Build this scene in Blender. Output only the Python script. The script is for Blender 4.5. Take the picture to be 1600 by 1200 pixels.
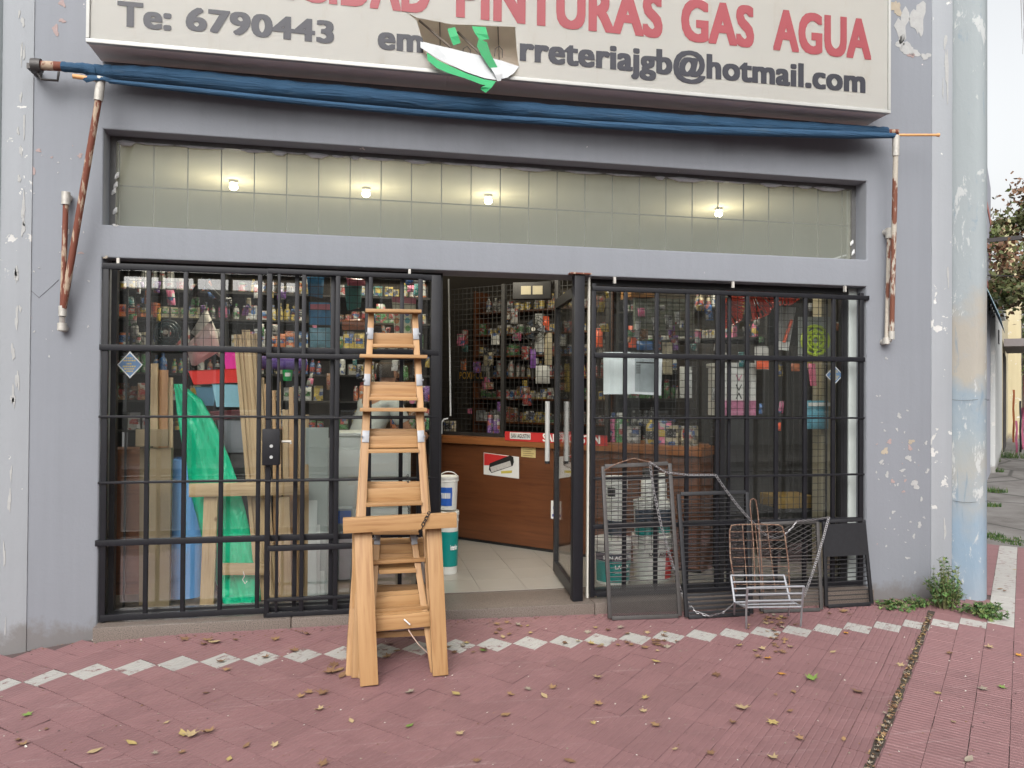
import bpy, bmesh, math, random
from mathutils import Vector, Matrix
random.seed(11)
R = math.radians
scene = bpy.context.scene
for o in list(bpy.data.objects): bpy.data.objects.remove(o)

# ------------------------------------------------------------------ camera, world, sun
CAM = Vector((1.52004857, -5.04498654, 1.45643117)); FOC = 1202.0
YAW, PITCH, ROLL = 0.19856425, 0.009804757, 0.00720629
_cy, _sy, _cp, _sp = math.cos(YAW), math.sin(YAW), math.cos(PITCH), math.sin(PITCH)
FWD = Vector((_sy*_cp, _cy*_cp, _sp)); _rt = Vector((_cy, -_sy, 0)); _up = _rt.cross(FWD)
RIGHT = _rt*math.cos(ROLL) + _up*math.sin(ROLL); UP = -_rt*math.sin(ROLL) + _up*math.cos(ROLL)
cam_data = bpy.data.cameras.new('camera'); cam = bpy.data.objects.new('camera', cam_data)
scene.collection.objects.link(cam); scene.camera = cam
m = Matrix((RIGHT, UP, -FWD)).transposed().to_4x4(); m.translation = CAM
cam.matrix_world = m
cam_data.sensor_width = 36.0; cam_data.lens = FOC/1600*36.0
cam_data.clip_start = 0.05; cam_data.clip_end = 600

SUN_EL, SUN_ROT = R(40), R(200)
world = bpy.data.worlds.new("World"); scene.world = world; world.use_nodes = True
wn = world.node_tree; wn.nodes.clear()
sky = wn.nodes.new('ShaderNodeTexSky'); sky.sky_type = 'NISHITA'; sky.sun_disc = False
sky.sun_elevation = SUN_EL; sky.sun_rotation = SUN_ROT
sky.air_density = 1.6; sky.dust_density = 6.0; sky.ozone_density = 1.2
bg = wn.nodes.new('ShaderNodeBackground'); bg.inputs[1].default_value = 0.15
wo = wn.nodes.new('ShaderNodeOutputWorld')
hs = wn.nodes.new('ShaderNodeHueSaturation'); hs.inputs['Saturation'].default_value = .12   # thin even cloud
wn.links.new(sky.outputs[0], hs.inputs['Color']); wn.links.new(hs.outputs[0], bg.inputs[0]); wn.links.new(bg.outputs[0], wo.inputs[0])
sd = bpy.data.lights.new('sun', 'SUN'); sd.energy = 0.5; sd.angle = R(50); sd.color = (1.0, .95, .90)
sun = bpy.data.objects.new('sun', sd); scene.collection.objects.link(sun)
# direction towards the sun: azimuth measured like the sky texture (rotation about Z from +Y)
sdir = Vector((math.sin(SUN_ROT)*math.cos(SUN_EL), math.cos(SUN_ROT)*math.cos(SUN_EL), math.sin(SUN_EL)))
sun.rotation_euler = sdir.to_track_quat('Z', 'Y').to_euler(); sun.location = (0, -20, 30)
scene.view_settings.view_transform = 'Standard'; scene.view_settings.look = 'None'
scene.view_settings.gamma = 1.0; scene.view_settings.use_curve_mapping = False
scene.view_settings.exposure = 0.82
scene.render.engine = 'CYCLES'
scene.cycles.max_bounces = 8; scene.cycles.transparent_max_bounces = 24
scene.cycles.glossy_bounces = 4; scene.cycles.diffuse_bounces = 4; scene.cycles.sample_clamp_indirect = 4.0

# ------------------------------------------------------------------ helpers
def ray(px, py): return FWD + RIGHT*((px-800)/FOC) - UP*((py-600)/FOC)
def at(px, py, Y):
    d = ray(px, py); t = (Y-CAM.y)/d.y; return CAM + d*t
def atz(px, py, Z):
    d = ray(px, py); t = (Z-CAM.z)/d.z; return CAM + d*t
def atp(px, py, P, n):
    d = ray(px, py); n = Vector(n); t = (Vector(P)-CAM).dot(n)/d.dot(n); return CAM + d*t
def lerp(a, b, t): return a + (b-a)*t
_cx = [(-8,-.16),(-.6,-.12),(0,-.035),(.5,-.012),(2,-.005),(3,-.02),(4,-.035),(5.3,-.048),(6.2,-.065),(8,-.09),(60,-.12)]
def g(x, y):
    for (a, za), (b, zb) in zip(_cx, _cx[1:]):
        if x <= b or b == 60:
            t = min(1, max(0, (x-a)/(b-a))); c = lerp(za, zb, t); break
    yy = min(0.0, y)
    return c + (.05*max(yy, -1.2) + (.02*(max(yy, -4)+1.2) if yy < -1.2 else 0))
def atg(px, py):
    z = -.06
    for _ in range(12):
        p = atz(px, py, z); z = g(p.x, p.y)
    return atz(px, py, z)

WM = {}
def link(o, parent=None, M=None):
    scene.collection.objects.link(o)
    M = M or Matrix.Identity(4); WM[o] = M
    if parent is not None:
        o.parent = parent; o.matrix_parent_inverse = WM[parent].inverted()
    o.matrix_basis = M
    return o
def tag(o, label=None, cat=None, group=None, kind=None):
    if label: o['label'] = label
    if cat: o['category'] = cat
    if group: o['group'] = group
    if kind: o['kind'] = kind
    return o
def thing(name, loc, label, cat, group=None):
    o = bpy.data.objects.new(name, None); o.empty_display_size = .1
    link(o, None, Matrix.Translation(Vector(loc)))
    return tag(o, label, cat, group)

class MB:
    def __init__(s): s.v = []; s.f = []; s.m = []; s.mats = []; s.cur = 0
    def mat(s, m):
        if m not in s.mats: s.mats.append(m)
        s.cur = s.mats.index(m); return s
    def add(s, vs, fs):
        b = len(s.v); s.v += [tuple(v) for v in vs]
        for f in fs: s.f.append(tuple(b+i for i in f)); s.m.append(s.cur)
        return s
    def box(s, a, b, M=None):
        x0,y0,z0 = a; x1,y1,z1 = b
        vs = [Vector(c) for c in ((x0,y0,z0),(x1,y0,z0),(x1,y1,z0),(x0,y1,z0),(x0,y0,z1),(x1,y0,z1),(x1,y1,z1),(x0,y1,z1))]
        if M: vs = [M @ v for v in vs]
        return s.add(vs, [(3,2,1,0),(4,5,6,7),(0,1,5,4),(1,2,6,5),(2,3,7,6),(3,0,4,7)])
    def tube(s, pts, r, n=8, cap=True, rs=None):
        pts = [Vector(p) for p in pts]; rings = []
        ref = Vector((0,0,1)); prev = None
        for i, p in enumerate(pts):
            d = (pts[min(i+1, len(pts)-1)] - pts[max(i-1, 0)]).normalized()
            if prev is None:
                a = d.cross(Vector((0,0,1)) if abs(d.z) < .9 else Vector((1,0,0))).normalized()
            else:
                a = (prev - d*prev.dot(d)).normalized()
            prev = a; b = d.cross(a); rr = rs[i] if rs else r
            rings.append([p + (a*math.cos(2*math.pi*k/n) + b*math.sin(2*math.pi*k/n))*rr for k in range(n)])
        vs = [v for rg in rings for v in rg]; fs = []
        for i in range(len(pts)-1):
            for k in range(n): fs.append((i*n+k, i*n+(k+1)%n, (i+1)*n+(k+1)%n, (i+1)*n+k))
        if cap: fs += [tuple(reversed(range(n))), tuple((len(pts)-1)*n+k for k in range(n))]
        return s.add(vs, fs)
    def lathe(s, prof, c=(0,0,0), n=20, M=None):
        vs = []; fs = []
        for r, z in prof:
            for k in range(n):
                v = Vector((c[0]+r*math.cos(2*math.pi*k/n), c[1]+r*math.sin(2*math.pi*k/n), c[2]+z)); vs.append(M @ v if M else v)
        for i in range(len(prof)-1):
            for k in range(n): fs.append((i*n+k, i*n+(k+1)%n, (i+1)*n+(k+1)%n, (i+1)*n+k))
        fs += [tuple(reversed(range(n))), tuple((len(prof)-1)*n+k for k in range(n))]
        return s.add(vs, fs)
    def prism(s, poly, d):            # polygon of 3D points extruded by vector d
        n = len(poly); d = Vector(d); p = [Vector(q) for q in poly]
        return s.add(p + [q+d for q in p], [tuple(range(n)), tuple(reversed(range(n, 2*n)))] + [((i+1)%n, i, n+i, n+(i+1)%n) for i in range(n)])
    def mesh(s, name, smooth=False):
        me = bpy.data.meshes.new(name); me.from_pydata(s.v, [], s.f)
        for m in s.mats: me.materials.append(m)
        if s.mats: me.polygons.foreach_set('material_index', s.m)
        bm = bmesh.new(); bm.from_mesh(me); bmesh.ops.recalc_face_normals(bm, faces=bm.faces); bm.to_mesh(me); bm.free()
        if smooth is not False:
            me.shade_smooth()
            if smooth is not True: me.set_sharp_from_angle(angle=R(smooth))
            else: me.set_sharp_from_angle(angle=R(40))
        return me
    def build(s, name, parent=None, smooth=False, M=None, bevel=0):
        me = s.mesh(name, smooth)
        if bevel:
            bm = bmesh.new(); bm.from_mesh(me)
            es = [e for e in bm.edges if len(e.link_faces) == 2 and e.calc_face_angle(0) > .6]
            bmesh.ops.bevel(bm, geom=es, offset=bevel, segments=2, profile=.6, affect='EDGES', clamp_overlap=True)
            bm.to_mesh(me); bm.free(); me.shade_smooth(); me.set_sharp_from_angle(angle=R(50))
        return link(bpy.data.objects.new(name, me), parent, M)

def beam(name, p0, p1, w, t, mat, parent=None, ref=(0,-1,0), bevel=.002):
    """board from p0 to p1; w across, t along ref; local Z runs along the board"""
    p0, p1 = Vector(p0), Vector(p1); d = p1-p0; L = d.length; z = d/L
    y = Vector(ref); y = (y - z*y.dot(z)).normalized(); x = y.cross(z)
    M = Matrix((x, y, z)).transposed().to_4x4(); M.translation = p0
    b = MB().mat(mat).box((-w/2, -t/2, 0), (w/2, t/2, L))
    return b.build(name, parent, M=M, bevel=bevel)

# ------------------------------------------------------------------ materials
def nmat(name): 
    m = bpy.data.materials.new(name); m.use_nodes = True; nt = m.node_tree
    return m, nt, nt.nodes['Principled BSDF']
def N(nt, t, **kw):
    n = nt.nodes.new(t)
    for k, v in kw.items():
        if k in n.inputs.keys() if isinstance(k, str) else False: n.inputs[k].default_value = v
        else: setattr(n, k, v)
    return n
def ramp(nt, src, stops):
    r = nt.nodes.new('ShaderNodeValToRGB'); e = r.color_ramp.elements
    while len(e) < len(stops): e.new(.5)
    for el, (p, c) in zip(e, stops): el.position = p; el.color = (*c, 1) if len(c) == 3 else c
    nt.links.new(src, r.inputs[0]); return r
def mixc(nt, f, a, b, mode='MIX'):
    n = nt.nodes.new('ShaderNodeMix'); n.data_type = 'RGBA'; n.blend_type = mode
    for i, v in ((0, f), (6, a), (7, b)):
        if hasattr(v, 'is_output'): nt.links.new(v, n.inputs[i])
        elif i == 0: n.inputs[0].default_value = v
        else: n.inputs[i].default_value = (*v, 1)
    return n.outputs[2]
def noise(nt, scale, detail=4, rough=.6, vec=None, dist=0):
    n = nt.nodes.new('ShaderNodeTexNoise'); n.inputs['Scale'].default_value = scale; n.inputs['Detail'].default_value = detail
    n.inputs['Roughness'].default_value = rough; n.inputs['Distortion'].default_value = dist
    if vec: nt.links.new(vec, n.inputs['Vector'])
    return n.outputs['Fac']
def coords(nt, kind='Object', scale=(1,1,1)):
    t = nt.nodes.new('ShaderNodeTexCoord'); mp = nt.nodes.new('ShaderNodeMapping'); mp.inputs['Scale'].default_value = scale
    nt.links.new(t.outputs[kind], mp.inputs[0]); return mp.outputs[0]
def worldpos(nt, scale=(1,1,1), rot=(0,0,0)):
    t = nt.nodes.new('ShaderNodeNewGeometry'); mp = nt.nodes.new('ShaderNodeMapping'); mp.inputs['Scale'].default_value = scale
    mp.inputs['Rotation'].default_value = rot
    nt.links.new(t.outputs['Position'], mp.inputs[0]); return mp.outputs[0]
def bump(nt, b, h, strength=.3, dist=.01):
    n = nt.nodes.new('ShaderNodeBump'); n.inputs['Strength'].default_value = strength; n.inputs['Distance'].default_value = dist
    nt.links.new(h, n.inputs['Height']); nt.links.new(n.outputs[0], b.inputs['Normal'])

_mc = {}
def paint(col, rough=.5, var=.12, scale=9, metal=0, bmp=0, spec=.5):
    key = (col, rough, var, scale, metal, bmp)
    if key in _mc: return _mc[key]
    m, nt, b = nmat('paint'); v = worldpos(nt)
    f = noise(nt, scale, 5, .65, v)
    c = mixc(nt, f, tuple(max(0, x*(1-var*1.6)) for x in col), tuple(min(1, x*(1+var)) for x in col))
    nt.links.new(c, b.inputs['Base Color']); b.inputs['Roughness'].default_value = rough; b.inputs['Metallic'].default_value = metal
    if bmp: bump(nt, b, noise(nt, scale*8, 3, .6, v), bmp, .004)
    _mc[key] = m; return m

def wood(col, dark, scale=1.0, rough=.55, knots=True):
    m, nt, b = nmat('wood'); t = nt.nodes.new('ShaderNodeTexCoord'); oi = nt.nodes.new('ShaderNodeObjectInfo')
    add = nt.nodes.new('ShaderNodeVectorMath'); add.operation = 'MULTIPLY_ADD'
    nt.links.new(oi.outputs['Random'], add.inputs[0]); add.inputs[1].default_value = (3.1, 7.7, 13.3); nt.links.new(t.outputs['Object'], add.inputs[2])
    mp = nt.nodes.new('ShaderNodeMapping'); mp.inputs['Scale'].default_value = (22*scale, 22*scale, 1.3*scale); nt.links.new(add.outputs[0], mp.inputs[0])
    f = noise(nt, 3.0, 5, .55, mp.outputs[0], .4)
    mp2 = nt.nodes.new('ShaderNodeMapping'); mp2.inputs['Scale'].default_value = (3, 3, .7); nt.links.new(add.outputs[0], mp2.inputs[0])
    f2 = noise(nt, 2, 2, .5, mp2.outputs[0])
    r = ramp(nt, f, [(.3, dark), (.48, tuple((a*.35+b_*.65) for a, b_ in zip(dark, col))), (.7, col)])
    c = mixc(nt, f2, tuple(x*.88 for x in col), (1, 1, 1), 'MIX')
    c2 = mixc(nt, .55, r.outputs[0], c, 'MULTIPLY')
    rr = nt.nodes.new('ShaderNodeMapRange'); nt.links.new(oi.outputs['Random'], rr.inputs[0]); rr.inputs[3].default_value = .86; rr.inputs[4].default_value = 1.1
    hv = nt.nodes.new('ShaderNodeHueSaturation'); nt.links.new(rr.outputs[0], hv.inputs['Value']); nt.links.new(c2, hv.inputs['Color'])
    out = hv.outputs[0]
    if knots:
        vo = nt.nodes.new('ShaderNodeTexVoronoi'); mp3 = nt.nodes.new('ShaderNodeMapping'); mp3.inputs['Scale'].default_value = (5, 5, 3)
        nt.links.new(add.outputs[0], mp3.inputs[0]); nt.links.new(mp3.outputs[0], vo.inputs['Vector']); vo.inputs['Scale'].default_value = 1
        k = ramp(nt, vo.outputs['Distance'], [(.02, (1,1,1)), (.07, (0,0,0))])
        out = mixc(nt, k.outputs[0], out, (.16, .075, .03))
    nt.links.new(out, b.inputs['Base Color']); b.inputs['Roughness'].default_value = rough
    bump(nt, b, f, .25, .002); return m

def wall_mat(base, flake_lo=.66, seed=0.0, tint=(.55,.42,.40), dirt=.5):
    m, nt, b = nmat('stucco'); v = worldpos(nt)
    mp = nt.nodes.new('ShaderNodeMapping'); mp.inputs['Location'].default_value = (seed, seed*.7, seed*1.3); nt.links.new(v, mp.inputs[0]); v = mp.outputs[0]
    big = noise(nt, .9, 4, .55, v); fine = noise(nt, 26, 5, .7, v); mid = noise(nt, 5, 5, .7, v)
    c = mixc(nt, big, tuple(x*.90 for x in base), tuple(x*1.07 for x in base))
    # vertical dirty streaks
    st = worldpos(nt, (9, 9, .55)); s1 = noise(nt, 1.4, 4, .6, st)
    sr = ramp(nt, s1, [(.42, (0,0,0)), (.75, (dirt, dirt, dirt))])
    c = mixc(nt, sr.outputs[0], c, tuple(x*.80 for x in base))
    # peeled spots
    ms = nt.nodes.new('ShaderNodeMath'); ms.operation = 'MULTIPLY_ADD'
    nt.links.new(big, ms.inputs[0]); ms.inputs[1].default_value = .45; nt.links.new(noise(nt, 7.5, 6, .62, v, .3), ms.inputs[2])
    fl = ramp(nt, ms.outputs[0], [(flake_lo+.225, (0,0,0)), (flake_lo+.235, (1,1,1))])
    pk = mixc(nt, mid, (.72,.72,.70), tint)
    c = mixc(nt, fl.outputs[0], c, pk)
    sz = nt.nodes.new('ShaderNodeSeparateXYZ'); nt.links.new(worldpos(nt), sz.inputs[0]); sa = nt.nodes.new('ShaderNodeMath'); sa.operation = 'MULTIPLY_ADD'
    nt.links.new(noise(nt, 6, 5, .7, v), sa.inputs[0]); sa.inputs[1].default_value = -.42; nt.links.new(sz.outputs[2], sa.inputs[2])
    sr2 = ramp(nt, sa.outputs[0], [(0, (.6,.6,.6)), (.10, (0,0,0))]); mp4 = nt.nodes.new('ShaderNodeMath'); mp4.operation = 'ADD'; nt.links.new(sa.outputs[0], mp4.inputs[0]); mp4.inputs[1].default_value = .22; nt.links.new(mp4.outputs[0], sr2.inputs[0])
    c = mixc(nt, sr2.outputs[0], c, (.12,.10,.085))
    nt.links.new(c, b.inputs['Base Color']); b.inputs['Roughness'].default_value = .82
    h = nt.nodes.new('ShaderNodeMath'); h.operation = 'MULTIPLY_ADD'; nt.links.new(mid, h.inputs[0]); h.inputs[1].default_value = 1.2; nt.links.new(fine, h.inputs[2])
    h2 = nt.nodes.new('ShaderNodeMath'); h2.operation = 'MULTIPLY_ADD'; nt.links.new(fl.outputs[0], h2.inputs[0]); h2.inputs[1].default_value = -.8; nt.links.new(h.outputs[0], h2.inputs[2])
    bump(nt, b, h2.outputs[0], .35, .006); return m

def glass_mat(dirt=.03, dirtcol=(.35,.36,.33), refl=.10, scale=3, even=.4):
    m = bpy.data.materials.new('glass'); m.use_nodes = True; nt = m.node_tree; nt.nodes.clear()
    tr = nt.nodes.new('ShaderNodeBsdfTransparent'); tr.inputs[0].default_value = (.97,.98,.975,1)
    gl = nt.nodes.new('ShaderNodeBsdfGlossy'); gl.inputs['Roughness'].default_value = .015
    lw = nt.nodes.new('ShaderNodeLayerWeight'); lw.inputs[0].default_value = .5
    pw = nt.nodes.new('ShaderNodeMath'); pw.operation = 'POWER'; nt.links.new(lw.outputs['Facing'], pw.inputs[0]); pw.inputs[1].default_value = 5
    fr = nt.nodes.new('ShaderNodeMath'); fr.operation = 'MULTIPLY_ADD'; nt.links.new(pw.outputs[0], fr.inputs[0]); fr.inputs[1].default_value = .9; fr.inputs[2].default_value = refl
    mx = nt.nodes.new('ShaderNodeMixShader'); nt.links.new(fr.outputs[0], mx.inputs[0]); nt.links.new(tr.outputs[0], mx.inputs[1]); nt.links.new(gl.outputs[0], mx.inputs[2])
    df = nt.nodes.new('ShaderNodeBsdfDiffuse'); df.inputs[0].default_value = (*dirtcol, 1)
    v = worldpos(nt, (1,1,.35)); n = noise(nt, scale, 6, .7, v, .5)
    r = ramp(nt, n, [(.35, (dirt*even,)*3), (.75, (dirt*(2-even),)*3)])
    m2 = nt.nodes.new('ShaderNodeMixShader'); nt.links.new(r.outputs[0], m2.inputs[0]); nt.links.new(mx.outputs[0], m2.inputs[1]); nt.links.new(df.outputs[0], m2.inputs[2])
    o = nt.nodes.new('ShaderNodeOutputMaterial'); nt.links.new(m2.outputs[0], o.inputs[0]); return m

def rust_mat(a=(.16,.045,.025), b_=(.42,.33,.24), thr=.52, scale=(14,14,3)):
    m, nt, b = nmat('rust'); v = worldpos(nt, scale); f = noise(nt, 1.6, 5, .6, v)
    r = ramp(nt, f, [(thr, a), (thr+.04, b_)]); f2 = noise(nt, 60, 3, .6, worldpos(nt))
    c = mixc(nt, f2, r.outputs[0], tuple(x*.6 for x in a)); c = mixc(nt, .5, r.outputs[0], c)
    nt.links.new(c, b.inputs['Base Color']); b.inputs['Roughness'].default_value = .8; bump(nt, b, f2, .3, .002); return m

def granite_mat():
    m, nt, b = nmat('granite'); v = worldpos(nt); f = noise(nt, 150, 3, .8, v); f2 = noise(nt, 4, 4, .6, v)
    r = ramp(nt, f, [(.36, (.025,.02,.018)), (.46, (.12,.095,.08)), (.6, (.20,.165,.14))])
    c = mixc(nt, f2, r.outputs[0], (.11,.09,.078)); c = mixc(nt, .55, r.outputs[0], c)
    nt.links.new(c, b.inputs['Base Color']); b.inputs['Roughness'].default_value = .45; return m

def tile_mat(base, dirtc, white=False):
    m, nt, b = nmat('paver'); v = worldpos(nt); oi = nt.nodes.new('ShaderNodeObjectInfo')
    big = noise(nt, 1.1, 5, .6, v); fine = noise(nt, 70, 4, .75, v); mid = noise(nt, 9, 5, .7, v)
    c = mixc(nt, big, tuple(x*.84 for x in base), tuple(min(.8, x*1.12) for x in base))
    rot = worldpos(nt, (1.6, 60, 34), (0, 0, R(-45))); s = noise(nt, 1.0, 4, .7, rot)
    sr = ramp(nt, s, [(.60, (0,0,0)), (.72, (.75,.75,.75))]); c = mixc(nt, sr.outputs[0], c, dirtc)
    mr = ramp(nt, mid, [(.50, (0,0,0)), (.72, (.5,.5,.5))]); c = mixc(nt, mr.outputs[0], c, tuple(x*.72 for x in base))
    fr = ramp(nt, fine, [(.62, (0,0,0)), (.74, (.55,.55,.55))]); c = mixc(nt, fr.outputs[0], c, dirtc if not white else (.25,.2,.19))
    if white:
        w = ramp(nt, noise(nt, 16, 5, .7, v), [(.56, (0,0,0)), (.66, (1,1,1))]); c = mixc(nt, w.outputs[0], c, (.16,.09,.088))
    rr = nt.nodes.new('ShaderNodeMapRange'); nt.links.new(oi.outputs['Random'], rr.inputs[0]); rr.inputs[3].default_value = .93; rr.inputs[4].default_value = 1.06
    hv = nt.nodes.new('ShaderNodeHueSaturation'); nt.links.new(rr.outputs[0], hv.inputs['Value']); nt.links.new(c, hv.inputs['Color'])
    nt.links.new(hv.outputs[0], b.inputs['Base Color']); b.inputs['Roughness'].default_value = .62
    bump(nt, b, fine, .3, .002); return m

def emis(col, st):
    m = bpy.data.materials.new('lamp_glow'); m.use_nodes = True; nt = m.node_tree; nt.nodes.clear()
    e = nt.nodes.new('ShaderNodeEmission'); e.inputs[0].default_value = (*col, 1); e.inputs[1].default_value = st
    o = nt.nodes.new('ShaderNodeOutputMaterial'); nt.links.new(e.outputs[0], o.inputs[0]); return m

WALL = (.205,.217,.242)
M_wall = wall_mat(WALL, .74, dirt=.28)
M_wall_pale = wall_mat((.285,.30,.32), .66, 4.2, (.33,.32,.31), .3)
M_post = None
M_black = paint((.009,.009,.012), .5, .3, 20, 0, .1); M_black.node_tree.nodes['Principled BSDF'].inputs['Specular IOR Level'].default_value = .3
M_blackd = paint((.018,.017,.017), .6, .3, 14)
M_alu = paint((.55,.56,.56), .4, .08, 20, .6)
M_steelgrey = paint((.075,.07,.068), .55, .25, 30, .5)
M_steeldark = paint((.02,.02,.023), .5, .3, 30, .4)
M_silver = paint((.42,.43,.46), .4, .15, 30, .7)
M_rustpipe = rust_mat(); M_rustwire = rust_mat((.12,.06,.04), (.25,.17,.12), .5, (30,30,30))
M_pipewhite = rust_mat((.17,.06,.035), (.50,.47,.40), .46, (10,10,3))
M_fitting = paint((.48,.46,.42), .55, .3, 40, .3)
M_granite = granite_mat()
M_pine = wood((.45,.275,.125), (.31,.165,.065), .8); M_pine2 = wood((.49,.31,.15), (.34,.19,.08), 1.2); M_palewood = wood((.60,.46,.28), (.42,.29,.15), 1, .6)
M_brownwood = wood((.17,.062,.024), (.12,.042,.017), .6, .35, False); M_brownwood2 = wood((.34,.14,.05), (.18,.07,.025), .6, .35, False)
M_glass = glass_mat(.010); M_glassup = glass_mat(.45, (.24,.25,.215), .012, 3, .9)
M_white = paint((.72,.73,.72), .5, .06); M_offwhite = paint((.58,.56,.50), .5, .1)
M_cream = paint((.62,.55,.34), .7, .10, 3)

# ------------------------------------------------------------------ ground, pavement
gm, nt, b = nmat('asphalt'); v = worldpos(nt); f = noise(nt, 120, 4, .7, v); f2 = noise(nt, 1.2, 5, .6, v)
c = mixc(nt, f, (.03,.03,.032), (.09,.088,.085)); c = mixc(nt, f2, c, (.055,.052,.05)); nt.links.new(c, b.inputs['Base Color']); b.inputs['Roughness'].default_value = .85
bump(nt, b, f, .5, .01); M_asphalt = gm
gm, nt, b = nmat('concrete'); v = worldpos(nt); f = noise(nt, 60, 5, .75, v); f2 = noise(nt, 1.8, 6, .65, v)
r = ramp(nt, f2, [(.38, (.10,.09,.082)), (.5, (.155,.145,.135)), (.68, (.21,.20,.19))]); c = mixc(nt, f, r.outputs[0], (.14,.13,.12)); c = mixc(nt, .5, r.outputs[0], c)
vo = nt.nodes.new('ShaderNodeTexVoronoi'); vo.feature = 'DISTANCE_TO_EDGE'; vo.inputs['Scale'].default_value = .35; nt.links.new(v, vo.inputs['Vector'])
cr = ramp(nt, vo.outputs[0], [(.006, (1,1,1)), (.014, (0,0,0))]); c = mixc(nt, cr.outputs[0], c, (.06,.055,.05))
nt.links.new(c, b.inputs['Base Color']); b.inputs['Roughness'].default_value = .85; bump(nt, b, f, .5, .008); M_conc = gm
MB().mat(M_asphalt).box((-150,-150,-.6), (150,150,-.30)).build('ground')['kind'] = 'structure'
S_END = sum(atg(1550,852)[:2])        # the red tiles end on the line x + y = S_END
mb = MB().mat(M_conc); mb.prism([(x, y, -.30) for x, y in [(S_END+3.6,-4),(62,48.5),(50,57),(S_END/2-3,S_END/2+2.6)]], (0,0,.205))
mb.build('side_street_pavement')['kind'] = 'structure'

M_red = tile_mat((.192,.099,.101), (.28,.19,.19)); M_wtile = tile_mat((.33,.32,.30), (.30,.26,.24), True)
M_grout = paint((.09,.062,.06), .9, .3, 12)
D = .1096; SIDE = D*math.sqrt(2)
P0w = atg(1425, 973); X0 = P0w.x - D*2*round((P0w.x-2.0)/(2*D)); YR = -.55
# mortar bed under the tiles, following the fall of the pavement
pave = MB().mat(M_grout); xs = [-1.6+.25*i for i in range(47)]; ys = [-4.2+.25*i for i in range(31)]
vid = {}
vs = []; fs = []
for i, x in enumerate(xs):
    for j, y in enumerate(ys): vid[i, j] = len(vs); vs.append((x, y, g(x, y)-.010))
for i in range(len(xs)-1):
    for j in range(len(ys)-1):
        cx, cy = xs[i]+.125, ys[j]+.125
        if cx+cy < S_END-.36 and cy < 3.4: fs.append((vid[i,j], vid[i+1,j], vid[i+1,j+1], vid[i,j+1]))
pave.add(vs, fs); pave_o = pave.build('pavement'); pave_o['kind'] = 'structure'
S_J = (atg(1380,1170) + atg(1445,965))/2; CJ = S_J.y - S_J.x        # expansion joint: y - x = CJ
def tile_geo(mb, side):
    side -= .0006; nb = 5; w = side/nb; h = .0085; lo = .0060; s2 = side/2-.0008; gp = .0045
    for k in range(nb):
        a = -side/2+k*w; e = a+w
        mb.add([(-s2,a,lo if k else lo*.7),(s2,a,lo if k else lo*.7),(s2,a+gp,h),(-s2,a+gp,h),(s2,e-gp,h),(-s2,e-gp,h),(s2,e,lo if k < nb-1 else lo*.7),(-s2,e,lo if k < nb-1 else lo*.7)],
               [(0,1,2,3),(3,2,4,5),(5,4,6,7),(0,3,5,7),(1,6,4,2)])
tb = MB().mat(M_red); tile_geo(tb, SIDE); tile_red = tb.mesh('tile')
tb = MB().mat(M_wtile); tile_geo(tb, SIDE); tile_white = tb.mesh('tile')
tiles = []
JB = None
for i in range(-40, 90):
    for j in range(-60, 60):
        x = X0 + (i+j)*D; y = YR + (i-j)*D
        if not (-1.3 < x < 9.2 and -3.0 < y < 3.2): continue
        if y > -.02 and x < 6.25: continue
        if x + y > S_END: continue
        side = (y - x) < CJ     # right of the joint
        if abs((y-x)-CJ) < .10 and True: 
            side = (y-x) < CJ
        tiles.append((x, y, i, j, side))
wj = None
cand = [t for t in tiles if t[2] == t[3]]
Pb = atg(1560, 972); wj = round(((Pb.x-X0)/D - (Pb.y-YR)/D)/2)
def is_white(i, j): return (i == j and i <= wj) or (j == wj and i > j)
def screen(x, y):
    d = Vector((x, y, g(x, y))) - CAM; w = d.dot(FWD)
    return (800+FOC*d.dot(RIGHT)/w, 600-FOC*d.dot(UP)/w, w) if w > .3 else (-9999, -9999, 1)
inview = []; rest = []
for t in tiles:
    sx, sy, w = screen(t[0], t[1])
    (inview if (-40 < sx < 1640 and sy < 1240) else rest).append((w, t))
inview.sort(key=lambda q: q[0])
near = inview[:300]; rest += inview[300:]
tj = .012
def tile_M(t):
    x, y, i, j, side = t
    rz = R(45) if not side else R(-45)
    n = Vector((-(g(x+.1,y)-g(x-.1,y))/.2, -(g(x,y+.1)-g(x,y-.1))/.2, 1)).normalized()
    rng = random.Random(i*131+j)
    q = Vector((0,0,1)).rotation_difference(n).to_matrix().to_4x4()
    return Matrix.Translation((x, y, g(x, y)-.0098+rng.uniform(-.0012,.0012))) @ q @ Matrix.Rotation(rz, 4, 'Z') @ Matrix.Rotation(rng.uniform(-.005,.005), 4, 'X') @ Matrix.Scale(.98 if rng.random() < .08 else 1.0, 4, (1,0,0) if rng.random() < .5 else (0,1,0))
def joint_skip(t): return abs((t[1]-t[0])-CJ) < .045
for w, t in near:
    if joint_skip(t): continue
    o = bpy.data.objects.new('tile', tile_white if is_white(t[2], t[3]) else tile_red); link(o, pave_o, tile_M(t))
rb = MB(); 
gr = MB(); tile_geo(gr, SIDE)
for w, t in rest:
    if joint_skip(t): continue
    M = tile_M(t); rb.mat(M_wtile if is_white(t[2], t[3]) else M_red); rb.add([M @ Vector(v) for v in gr.v], gr.f)
o = rb.build('far_tiles', pave_o); o['kind'] = 'stuff'

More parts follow.
